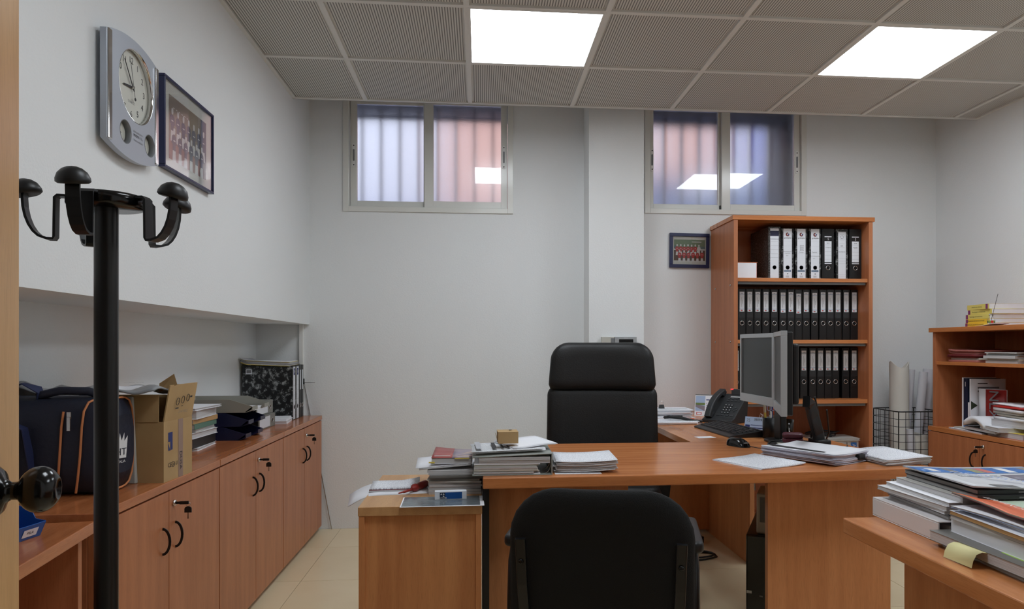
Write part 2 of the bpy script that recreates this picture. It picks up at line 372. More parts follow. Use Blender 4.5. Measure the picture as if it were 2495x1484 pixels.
struct(B(3.2, 3.48, 7.95, 8.3, 0, 6, 'wall_facade_blue', out_b))
struct(B(3.48, 7, 7.9, 8.3, 0, 6, 'wall_facade_shade', out_d))
struct(B(1.3, 6, 6.5, 6.7, 0, 2.72, 'wall_garden', out_d))
struct(B(-3, 6, 6.2, 6.4, 0, 2.3, 'wall_kerb', mat('kerb_blue', S(150, 158, 200), 0.8)))
struct(MB().box(-3, 5, YB+0.22, YB+0.50, 2.755, 3.0).build('wall_lintel', stonem))
struct(B(2.16, 2.4, YB+0.22, YB+0.62, 1.5, 3.0, 'wall_fin', stonem))
struct(B(-4, 7, YB+0.5, 8.3, -0.2, 0.0, 'ground_outside', stonem))
# ------------------------------------------------------------------ open room door at the very left, with its ball knob
cx_, sx_ = math.cos(YAW), math.sin(YAW)
def camw(lat, d, z=0): return Vector((cx_*lat+sx_*d, -sx_*lat+cx_*d, z))
e0 = camw(-0.6556, 0.887); hdir = (camw(-0.380, 0.135)-e0); hl = hdir.length; hdir.normalize()
nrm = Vector((-hdir.y, hdir.x, 0))
if nrm.x < 0: nrm = -nrm
D = frame((e0.x, e0.y, 0.008), hdir, (0, 0, 1))             # local x along the leaf from the free edge, y up
if (D.to_3x3() @ Vector((0, 0, 1))).dot(nrm) < 0: zs = -1
else: zs = 1
m = MB(); m.M = D; z0, z1 = sorted((0.0, -0.036*zs)); m.box(0, hl, 0, 2.05, z0, z1)
door = struct(m.build('door_1', DOORW, None, 0.002))
m = MB(); m.M = D @ T(0.086, 0.985-0.008, 0) @ (Matrix() if zs > 0 else RX(180))
m.lathe([(0, 0), (0.029, 0), (0.029, 0.004), (0.024, 0.009), (0.014, 0.012), (0.010, 0.018), (0.0105, 0.024), (0.015, 0.028)], 24); m.build('rosette', BLACKG, door)
m = MB(); m.M = D @ T(0.086, 0.985-0.008, 0) @ (Matrix() if zs > 0 else RX(180))
pr = [(0.0268*math.sin(R(a)), 0.045-0.0215*math.cos(R(a))) for a in range(20, 151, 10)]
pr += [(0.012, pr[-1][1]), (0.010, pr[-1][1]-0.002), (0, pr[-1][1]-0.003)]
m.lathe([(0.0, pr[0][1])]+pr, 28); m.build('knob', BLACKG, door)
struct(MB().box(-0.40, -0.375, YR-0.17, YR+0.012, 0, 2.08).box(0.435, 0.46, YR-0.17, YR+0.012, 0, 2.08).box(-0.375, 0.435, YR-0.17, YR+0.012, 2.055, 2.08).build('trim_2', DOORW))
# ------------------------------------------------------------------ low cabinets along the left wall
def d_handle(parent, M, span=0.08, out=0.022, name='handle'):
    m = MB(); m.M = M        # local: y along span, z out of the door
    path = [(0, span/2*math.cos(R(a)), out*math.sin(R(a))) for a in range(0, 181, 15)]
    m.sweep(path, [(-0.004, -0.002), (0.004, -0.002), (0.004, 0.002), (-0.004, 0.002)], 0, (1, 0, 0))
    return m.build(name, BLACKM, parent, 0.001)
def lock_key(parent, M, flip=1, tags=True):
    m = MB(); m.M = M; m.lathe([(0, 0), (0.010, 0), (0.010, 0.004), (0.0085, 0.008), (0, 0.008)], 16); lk = m.build('lock', CHROME, parent)
    m = MB(); m.M = M; m.box(-0.0012, 0.0012, -0.004, 0.004, 0.006, 0.02); m.box(-0.0035, 0.0035, -0.005, 0.005, 0.02, 0.048); m.build('key', BLACKM, lk, 0.001)
    if tags:
        m = MB(); m.M = M @ T(0, 0, 0.046); m.tube([(0, 0.007*math.cos(R(a))-0.005, 0.007*math.sin(R(a))) for a in range(0, 360, 30)], 0.0008, 6, 0, True); m.build('key_ring', CHROME, lk)
        m = MB(); m.M = M @ T(0, -0.012, 0.046)
        m.M = m.M @ Matrix(((0, 0, 1, 0), (0, 1, 0, 0), (1, 0, 0, 0), (0, 0, 0, 1)))
        pts = [(-0.011, -0.02), (0.011, -0.02), (0.011, -0.008)]+[(0.011*math.cos(R(a)), -0.008+0.008*math.sin(R(a))) for a in range(20, 180, 20)]+[(-0.011, -0.008)]
        m.prism(pts, -0.002, 0.002); m.build('key_fob', BLACKM, lk)
        m = MB(); m.M = M @ T(0, -0.012, 0.046); m.box(-0.0008, 0.0008, -0.040, -0.02, -0.0028, 0.0028); m.build('spare_key', STEEL, lk)
CABX = -0.984
units = [(1.925, 2.805, 'beech cabinet nearest the coat stand, under the navy bag and cardboard box'),
         (2.809, 3.69, 'middle beech two-door cabinet, under the letter trays'),
         (3.694, 4.562, 'far beech two-door cabinet against the back wall, under the upright binders')]
for (a, b, lab) in units:
    t = thing('storage_cabinet', lab, 'cabinet', (CABX, a, 0), 0, 'low beech cabinets along the left wall')
    L = b-a; D0 = XN-CABX+0.004
    c = MB().box(D0, -0.022, 0, 0.018, 0.035, 0.692).box(D0, -0.022, L-0.018, L, 0.035, 0.692).box(D0, D0+0.008, 0.018, L-0.018, 0.035, 0.692).box(D0, -0.022, 0.018, L-0.018, 0.035, 0.053)
    c.box(D0+0.05, -0.06, 0.02, L-0.02, 0, 0.035)
    c.build('carcass', BEECH_Z, t)
    B(D0, 0.0, 0, L, 0.694, 0.72, 'top', BEECH_Y, t, 0.002)
    h = L/2
    for k, (y0, y1) in enumerate(((0.002, h-0.0015), (h+0.0015, L-0.002))):
        d = B(-0.021, -0.003, y0, y1, 0.03, 0.688, 'door', BEECH_Z, t, 0.0012)
        yy = y1-0.045 if k == 0 else y0+0.045
        d_handle(d, frame((-0.003, yy, 0.54), (0, 1, 0), (0, 0, 1)))
        if k: lock_key(d, frame((-0.003, y0+0.03, 0.645), (0, 1, 0), (0, 0, 1)))
# low open unit in the left foreground
t = thing('open_shelf_unit', 'low open beech shelf unit in the left foreground, under the blue plastic bin', 'shelf unit')
t.matrix_world = Matrix(((-0.9923, 0.124, 0, -0.978), (-0.124, -0.9923, 0, 1.912), (0, 0, 1, 0), (0, 0, 0, 1)))
B(0, 0.36, 0.0, 0.80, 0.675, 0.705, 'top', BEECH_Y, t, 0.002)
for y in (0.03, 0.75): B(0.02, 0.35, y, y+0.022, 0, 0.675, 'side_panel', BEECH_Z, t, 0.001)
B(0.34, 0.352, 0.052, 0.75, 0.05, 0.675, 'back_panel', BEECH_Z, t)
B(0.03, 0.34, 0.052, 0.75, 0.33, 0.35, 'shelf', BEECH_Y, t, 0.001)
B(0.03, 0.34, 0.052, 0.75, 0.05, 0.07, 'shelf', BEECH_Y, t, 0.001)
# ------------------------------------------------------------------ tall bookcase at the back
BX0, BX1, BY0, BY1 = 1.524, 2.401, 4.154, 4.578
bc = thing('bookcase', 'tall open beech bookcase filled with rows of binders, against the back wall', 'bookcase', (BX0, BY0, 0))
W = BX1-BX0; DP = BY1-BY0
B(-0.008, W+0.012, -0.004, DP, 1.916, 1.943, 'top', BEECH_X, bc, 0.002)
B(0, 0.025, 0, DP, 0, 1.916, 'side_panel', BEECH_Z, bc, 0.001); B(W-0.025, W, 0, DP, 0, 1.916, 'side_panel', BEECH_Z, bc, 0.001)
B(0.025, W-0.025, DP-0.01, DP, 0.05, 1.916, 'back_panel', BEECH_Z, bc)
SHELF = [(1.546, 1.568), (1.170, 1.192), (0.802, 0.826), (0.478, 0.50), (0.05, 0.075)]
for z0, z1 in SHELF:
    B(0.025, W-0.025, 0.015, DP-0.01, z0, z1, 'shelf', BEECH_X, bc, 0.001)
    if z0 > 0.7: B(0.03, W-0.03, 0.03, 0.035, z0-0.016, z0, 'shelf_rail', GREY, bc)
for z in (1.525, 1.18):
    for y in (0.055, 0.33):
        m = MB(); m.M = T(0, y, z) @ RY(-90); m.lathe([(0, 0), (0.007, 0), (0.006, 0.004), (0, 0.005)], 12); m.build('screw', STEEL, bc)
# ------------------------------------------------------------------ hutch cabinet on the right wall
HX = 2.68; HY1 = 4.035
hc = thing('hutch_cabinet', 'beech cabinet with open hutch on the right wall, full of brochures', 'cabinet', (HX, HY1, 0), -90)   # local x: towards camera, y: into the wall
HW = 0.88; HD = XR-HX-0.01
B(0, HW, 0.0, HD, 0.652, 0.677, 'counter', BEECH_X, hc, 0.001)
MB().box(0, 0.02, 0.02, HD, 0.03, 0.652).box(HW-0.02, HW, 0.02, HD, 0.03, 0.652).box(0.02, HW-0.02, HD-0.01, HD, 0.03, 0.652).box(0.04, HW-0.04, 0.06, HD-0.02, 0.0, 0.05).build('carcass', BEECH_Z, hc)
for k, (x0, x1) in enumerate(((0.002, HW/2-0.0015), (HW/2+0.0015, HW-0.002))):
    d = B(x0, x1, 0.0, 0.018, 0.03, 0.648, 'door', BEECH_Z, hc, 0.001)
    xx = x1-0.045 if k == 0 else x0+0.045
    d_handle(d, frame((xx, 0.0, 0.535), (1, 0, 0), (0, 0, 1)))
    if k: lock_key(d, frame((x0-0.0+0.03, 0.0, 0.615), (1, 0, 0), (0, 0, 1)), 1, True)
B(0.012, 0.034, 0.022, HD, 0.677, 1.236, 'side_panel', BEECH_Z, hc, 0.001); B(HW-0.034, HW-0.012, 0.022, HD, 0.677, 1.236, 'side_panel', BEECH_Z, hc, 0.001)
B(0.034, HW-0.034, HD-0.012, HD, 0.677, 1.236, 'back_panel', BEECH_Z, hc)
B(0.034, HW-0.034, 0.03, HD-0.012, 1.044, 1.063, 'shelf', BEECH_X, hc, 0.001)
B(-0.008, HW+0.01, 0.008, HD, 1.236, 1.262, 'top', BEECH_X, hc, 0.002)
# ------------------------------------------------------------------ main L-shaped desk
dk = thing('l_shaped_desk', 'large beech L-shaped desk with glossy top in the middle of the room', 'desk', (0, 0, 0))
m = MB(); m.prism([(0.010, 2.279), (0.97, 2.292), (1.575, 2.335), (1.575, 3.06), (0.012, 3.06)], DESK-0.036, DESK); m.build('desk_top', BEECH_X, dk, 0.004, 3)
m = MB(); m.prism([(0.93, 3.062), (1.500, 3.062), (1.500, 4.575), (1.04, 4.575), (1.04, 4.365), (0.93, 4.365)], DESK-0.030, DESK-0.0005); m.build('return_top', DESKTOP_Y, dk, 0.002)
for x0, x1 in ((0.032, 0.512), (1.011, 1.466)):
    B(x0, x1, 2.42, 2.445, 0, DESK-0.036, 'front_panel', DESK_Z, dk, 0.001)
B(0.0095, 0.031, 2.31, 3.02, 0, DESK-0.036, 'side_panel', BLACKM, dk, 0.001); B(1.43, 1.455, 2.445, 3.0, 0, DESK-0.036, 'side_panel', DESK_Z, dk, 0.001)  # left panel is black to paint in the shadow gap beside the pedestal
B(1.415, 1.44, 3.62, 4.4, 0.0, DESK-0.03, 'return_panel', DESK_Z, dk, 0.001)
B(0.95, 1.415, 4.28, 4.30, 0.02, DESK-0.03, 'modesty_panel', DESK_Z, dk, 0.001)
# drawer pedestal left of the desk
pd = thing('drawer_pedestal', 'pale beech drawer pedestal standing against the left end of the desk', 'pedestal', (-0.377, 2.25, 0))
PW = 0.385
B(0, PW, 0, 0.56, 0.622, 0.65, 'top', PALE_Y, pd, 0.0015)
B(0.002, 0.020, 0.002, 0.555, 0.0, 0.622, 'side_panel', PALE_Z, pd, 0.001); B(PW-0.020, PW-0.002, 0.002, 0.555, 0.0, 0.622, 'side_panel', PALE_Z, pd, 0.001)
B(0.020, PW-0.020, 0.012, 0.03, 0.02, 0.622, 'back_panel', PALE_Z, pd)
for k in range(3): B(0.004, PW-0.004, 0.556, 0.574, 0.05+0.19*k, 0.235+0.19*k, 'drawer', PALE_Z, pd, 0.001)
# right foreground desk
rd = thing('side_desk', 'beech desk in the right foreground carrying piles of catalogues', 'desk', (0.889, 1.672, 0))
B(0, 1.1, -1.30, 0.0, DESK-0.037, DESK, 'desk_top', DESKTOP_Y, rd, 0.003)
B(0.065, 0.09, -1.22, -0.15, 0, DESK-0.037, 'end_panel', DESK_Z, rd, 0.001)
B(1.02, 1.045, -1.22, -0.15, 0, DESK-0.037, 'end_panel', DESK_Z, rd, 0.001)
B(0.09, 1.02, -0.22, -0.2, 0.2, DESK-0.037, 'modesty_panel', DESK_Z, rd, 0.001)
# ------------------------------------------------------------------ visitor chair (seen from behind)
vc = thing('visitor_chair', 'black upholstered visitor chair with armrests, seen from behind in front of the desk', 'chair', (0.345, 1.925, 0), -13)
def back_shell(w, z0, z1, r, y0, lean, curve, thick, nx=14, nz=12, wtop=1.0):
    """rounded rectangular cushion; returns MB"""
    mb = MB(); v = []; f = []
    h = z1-z0
    def prof(u, k):      # u in -1..1 across, k 0..1 up
        return (u, k)
    def half(k):         # half width at height fraction k with rounded corners
        z = k*h; ww = w/2*(1-(1-wtop)*k)
        if z > h-r: q = (z-(h-r))/r; return ww-r+r*math.sqrt(max(0, 1-q*q))
        rb = r*0.5
        if z < rb: q = (rb-z)/rb; return ww-rb+rb*math.sqrt(max(0, 1-q*q))
        return ww
    ks = [0.0, 0.012, 0.035, 0.07, 0.14, 0.25, 0.4, 0.55, 0.7]+[1-r/h*q for q in (1.0, 0.75, 0.5, 0.3, 0.15, 0.06, 0.015, 0.0)]
    ks = sorted(set(round(k, 4) for k in ks))
    us = [-1, -0.97, -0.88, -0.7, -0.45, -0.2, 0, 0.2, 0.45, 0.7, 0.88, 0.97, 1]
    n = len(us)
    for side in (0, 1):
        for k in ks:
            hw = half(k)
            for u in us:
                x = u*hw; e = max(0, 1-abs(u)**6)**0.5 * max(0, 1-abs(2*k-1)**10)**0.5
                yy = y0-lean*k*h+curve*(x/(w/2))**2
                v.append((x, yy+(-thick/2 if side == 0 else thick/2)*(0.12+0.88*e), z0+k*h))
    A = len(ks)*n
    for j in range(len(ks)-1):
        for i in range(n-1):
            a = j*n+i; f.append((a, a+1, a+n+1, a+n)); a += A; f.append((a, a+n, a+n+1, a+1))
    for j in range(len(ks)-1):
        a = j*n; f.append((a, a+n, a+n+A, a+A)); a = j*n+n-1; f.append((a, a+A, a+n+A, a+n))
    for i in range(n-1):
        f.append((i, i+A, i+1+A, i+1)); a = (len(ks)-1)*n+i; f.append((a, a+1, a+1+A, a+A))
    return mb.add(v, f, 0, True)
back_shell(0.452, 0.41, 0.812, 0.125, -0.235, 0.10, 0.035, 0.052, wtop=0.985).build('backrest', FABRIC, vc)
m = MB(); m.M = T(0, 0.02, 0.0); m.prism(rrect(0.46, 0.45, 0.07), 0.405, 0.455, 0, True); m.build('seat', FABRIC, vc, 0.018, 3)
for s in (-1, 1):
    path = [(s*0.175, -0.205, 0.30), (s*0.182, -0.245, 0.45), (s*0.187, -0.268, 0.58), (s*0.19, -0.281, 0.692)]
    st = MB().sweep(path, [(-0.0125, -0.006), (0.0125, -0.006), (0.0125, 0.006), (-0.0125, 0.006)], 0, (0, -1, 0)).build('back_stile', BLACKM, vc, 0.003)
    m = MB(); m.M = frame((s*0.1885, -0.282, 0.637), (1, 0, 0), (0, 0.1, 1)); m.lathe([(0, 0), (0.0065, 0), (0.0065, 0.002), (0.004, 0.0045), (0, 0.003)], 14); m.build('bolt', BLACKG, st)
    a = MB(); a.M = T(s*0.226, -0.06, 0.645)
    a.prism(rrect(0.045, 0.27, 0.018), 0, 0.03, 0, True); a.build('armrest', BLACK, vc, 0.01, 3)
    loop = [(s*0.226, -0.14, 0.648), (s*0.226, -0.185, 0.61), (s*0.226, -0.20, 0.52), (s*0.226, -0.205, 0.44), (s*0.235, -0.215, 0.25), (s*0.235, -0.235, 0.015)]
    MB().tube(loop, 0.0115, 10).build('rear_leg', BLACKM, vc)
    loop = [(s*0.226, 0.05, 0.648), (s*0.226, 0.1, 0.60), (s*0.226, 0.14, 0.45), (s*0.226, 0.17, 0.25), (s*0.235, 0.20, 0.015)]
    MB().tube(loop, 0.0115, 10).build('front_leg', BLACKM, vc)
    for y in (-0.235, 0.20): MB().cyl((s*0.235, y, 0), (s*0.235, y, 0.02), 0.015).build('foot', BLACK, vc)
MB().tube([(-0.235, -0.212, 0.30), (0.235, -0.212, 0.30)], 0.010).build('crossbar', BLACKM, vc); MB().tube([(-0.236, 0.163, 0.30), (0.236, 0.163, 0.30)], 0.010).build('crossbar', BLACKM, vc)
MB().box(-0.2, 0.2, -0.2, 0.16, 0.385, 0.405).build('seat_frame', BLACKM, vc)
# ------------------------------------------------------------------ executive chair behind the desk
ec = thing('office_chair', 'high-backed black leather office chair behind the desk', 'chair', (0.582, 3.335, 0), RZ(171))
def cushion(w, z0, z1, r, y, lean, th, wt): return back_shell(w, z0, z1, r, y, lean, 0.05, th, wtop=wt)
cushion(0.545, 0.925, 1.172, 0.085, -0.255, 0.10, 0.125, 0.93).build('headrest_cushion', LEATHER, ec)
cushion(0.56, 0.515, 0.955, 0.05, -0.225, 0.10, 0.115, 0.985).build('backrest', LEATHER, ec)
m = MB(); m.M = T(0, 0.02, 0); m.prism(rrect(0.52, 0.50, 0.09), 0.43, 0.53, 0, True); m.build('seat', LEATHER, ec, 0.035, 4)
for s in (-1, 1):
    m = MB(); m.sweep([(s*0.24, 0.08, 0.44), (s*0.275, 0.08, 0.45), (s*0.29, 0.07, 0.58), (s*0.29, 0.05, 0.64)], [(-0.03, -0.008), (0.03, -0.008), (0.03, 0.008), (-0.03, 0.008)], 0, (0, 1, 0)); m.build('arm_support', BLACK, ec, 0.003)
    m = MB(); m.M = T(s*0.29, 0.0, 0.64); m.prism(rrect(0.06, 0.27, 0.028), 0, 0.028, 0, True); m.build('armrest', BLACK, ec, 0.01, 3)
MB().cyl((0, 0, 0.10), (0, 0, 0.43), 0.028).cyl((0, 0, 0.09), (0, 0, 0.28), 0.036).build('gas_column', BLACKM, ec)
for k in range(5):
    a = R(72*k+20); d = Vector((math.cos(a), math.sin(a), 0))
    MB().sweep([d*0.03+Vector((0, 0, 0.12)), d*0.16+Vector((0, 0, 0.105)), d*0.29+Vector((0, 0, 0.075))], [(-0.024, -0.012), (0.024, -0.012), (0.018, 0.014), (-0.018, 0.014)], 0, (0, 0, 1)).build('base_spoke', BLACK, ec, 0.003)
    p = d*0.285; q = Vector((-d.y, d.x, 0))
    c = MB().cyl(p+q*0.026+Vector((0, 0, 0.028)), p+q*0.008+Vector((0, 0, 0.028)), 0.028).cyl(p-q*0.026+Vector((0, 0, 0.028)), p-q*0.008+Vector((0, 0, 0.028)), 0.028).cyl(p+Vector((0, 0, 0.03)), p+Vector((0, 0, 0.08)), 0.010).build('caster', BLACK, ec)
# ------------------------------------------------------------------ coat stand
cs = thing('coat_stand', 'black metal coat stand with mushroom-tipped hooks in the left foreground', 'coat stand', (-0.707, 1.42, 0))
MB().cyl((0, 0, 0.02), (0, 0, 1.417), 0.0205, n=24).build('post', BLACKM, cs)
MB().lathe([(0, 0), (0.135, 0), (0.135, 0.012), (0.11, 0.02), (0.03, 0.03), (0, 0.03)], 32).build('base', BLACKM, cs)
MB().lathe([(0, 1.413), (0.062, 1.413), (0.066, 1.417), (0.066, 1.431), (0.062, 1.437), (0, 1.440)], 32).build('head_disc', BLACKG, cs)
Rv = Vector((cx_, -sx_, 0)); Fv = Vector((sx_, cx_, 0))
for th in (280, 356, 52, 138, 197):
    d = Rv*math.cos(R(th))+Fv*math.sin(R(th)); up = Vector((0, 0, 1))
    pp = [d*0.045+up*1.432, d*0.078+up*1.432, d*0.082+up*1.428, d*0.083+up*1.355, d*0.085+up*1.351, d*0.095+up*1.351]
    pp += [d*(0.095+0.038*math.sin(R(a)))+up*(1.351+0.075*(1-math.cos(R(a)))) for a in range(20, 91, 14)]+[d*0.132+up*1.437]
    sd = up.cross(d)
    mb = MB(); v = []; n = len(pp)
    for i in range(n):
        tg = (pp[min(i+1, n-1)]-pp[max(i-1, 0)]).normalized(); nn = sd.cross(tg).normalized()
        v += [pp[i]-sd*0.0115-nn*0.0022, pp[i]+sd*0.0115-nn*0.0022, pp[i]+sd*0.0115+nn*0.0022, pp[i]-sd*0.0115+nn*0.0022]
    f = [(i*4+q, i*4+(q+1) % 4, (i+1)*4+(q+1) % 4, (i+1)*4+q) for i in range(n-1) for q in range(4)]+[(3, 2, 1, 0), (n*4-4, n*4-3, n*4-2, n*4-1)]
    hk = mb.add(v, f).build('hook', BLACKM, cs)
    m = MB(); e = d*0.131+up*1.434
    m.M = frame(e, d, sd) @ RY(14)
    m.lathe([(0, 0), (0.023, -0.003), (0.0268, 0.000), (0.0265, 0.006), (0.0225, 0.0155), (0.015, 0.0225), (0.007, 0.0258), (0, 0.0265)], 22); m.build('hook_cap', BLACK, hk)
# ------------------------------------------------------------------ lever-arch binders
def cloud(name, c1, c2, sc, thr=0.55):
    m = mat(name, c1, 0.35); nt = m.node_tree; N = nt.nodes; L = nt.links; p = N['Principled BSDF']
    tc = N.new('ShaderNodeTexCoord'); n = N.new('ShaderNodeTexNoise'); n.inputs['Scale'].default_value = sc; n.inputs['Detail'].default_value = 8; n.inputs['Roughness'].default_value = 0.7
    L.new(tc.outputs['Object'], n.inputs['Vector'])
    r = N.new('ShaderNodeValToRGB'); r.color_ramp.elements[0].position = thr-0.03; r.color_ramp.elements[1].position = thr+0.12
    r.color_ramp.elements[0].color = c1; r.color_ramp.elements[1].color = c2
    L.new(n.outputs[0], r.inputs[0]); L.new(r.outputs[0], p.inputs['Base Color']); return m
CLOUD = cloud('cloud_marble', S(22, 23, 24), S(165, 168, 168), 38, 0.54); SPECK = cloud('speckle_marble', S(44, 43, 42), S(150, 148, 146), 160, 0.52)
BCOV = mat('binder_black', S(22, 22, 23), 0.38); BLAB = mat('binder_label', S(226, 230, 236), 0.5); POCK = mat('label_pocket', S(44, 45, 47), 0.2); GREYB = mat('binder_grey', S(128, 128, 122), 0.5)
BLUEL = mat('label_blue', S(60, 110, 170), 0.5); BROWNL = mat('logo_brown', S(120, 50, 48), 0.5); TEALB = mat('band_teal', S(52, 92, 128), 0.5)
def binder_shell(t, w, d, h, cm, edge=None, rh=0.105, hr=0.0125):
    """spine faces -y at y=0, stands on z=0, x centred"""
    c = 0.0035
    m = MB(); m.box(-w/2, -w/2+c, 0.0, d, 0, h).box(w/2-c, w/2, 0.0, d, 0, h).box(-w/2+c, w/2-c, 0.0, c, 0, h); m.build('cover', cm, t, 0.001)
    MB().box(-w/2+c+0.001, w/2-c-0.001, 0.05, d-0.006, 0.012, h-0.012).build('pages', PAPERS, t)
    m = MB(); m.M = frame((0, -0.0006, rh), (1, 0, 0), (0, 0, 1)); m.disc(0, 0, hr, 0, 0, 18); m.build('finger_hole', HOLE, t)
def ring(t, rh, r=0.0125):
    m = MB(); m.M = frame((0, -0.001, rh), (1, 0, 0), (0, 0, 1)); m.tube([(r*math.cos(R(a)), r*math.sin(R(a)), 0) for a in range(0, 360, 18)], 0.0016, 6, 0, True); m.build('ring', CHROME, t)
def narrow_binder(label, w=0.0475, drop=0.0):
    t = thing('lever_arch_binder', label, 'binder', (0, 0, 0), 0, 'narrow black binders in the bookcase')
    h = 0.318; binder_shell(t, w, 0.285, h, BCOV); ring(t, 0.105)
    F = frame((0, -0.0004, 0), (1, 0, 0), (0, 0, 1)); lw = 0.015
    m = MB(); m.M = F; m.rect(-0.019, 0.019, 0.138, 0.312, 0.0002); m.build('label_pocket', POCK, t)
    m = MB(); m.M = F @ T(0, -drop, 0.0006); m.rect(-lw, lw, 0.176, 0.300, 0, 0); 
    for y in (0.283, 0.192): m.rect(-lw, lw, y, y+0.0018, 0.0002, 1)
    for y0, y1, x in ((0.205, 0.265, -0.002), (0.225, 0.25, 0.004)): m.rect(x-0.0008, x+0.0008, y0, y1, 0.0002, 2)
    m.rect(-0.006, 0.006, 0.289, 0.2915, 0.0002, 2); m.disc(-0.004, 0.184, 0.004, 0.0002, 3); m.rect(0, 0.006, 0.181, 0.187, 0.0003, 2)
    m.build('spine_label', [BLAB, BLUEL, INKG, RED], t)
    return t
YBIN = BY0+0.124
row2 = [1788.5, 1806.8, 1826.5, 1846.4, 1867.2, 1888.3, 1910.2, 1930.1, 1949.5, 1968.9, 1990.5, 2011.8, 2030.8, 2050.2, 2071.3, 2091.9]
def xat(px, Y):
    a = (px-CX)/F_PX; rx = cx_*a+sx_; ry = -sx_*a+cx_; return rx*Y/ry
drops = {8: 0.010, 10: 0.005, 6: 0.004}
protoN = None
for k, px in enumerate(row2):
    lab = '%s narrow black binder from the left on the second shelf of the bookcase' % ORD[k]
    x = 1.5745+(px-1788.5)/303.4*0.776
    if k in drops: narrow_binder(lab, 0.0475, drops[k]).location = (x, YBIN, 1.192)
    elif protoN is None: protoN = narrow_binder(lab); protoN.location = (x, YBIN, 1.192)
    else: dup(protoN, (x, YBIN, 1.192), 0, lab)
row3 = [1792.8, 1814, 1835, 1856, 1877, 1898, 1919, 1941, 1962.9, 1985.6, 2005.5, 2025.2, 2044, 2069.8, 2091.6]
for k, px in enumerate(row3):
    lab = '%s narrow black binder from the left on the third shelf, %s' % (ORD[k], 'clear of the monitor' if k in (0,) or k > 7 else 'behind the monitor')
    dup(protoN, (1.5745+(px-1788.5)/303.4*0.776, YBIN, 0.826), 0, lab)
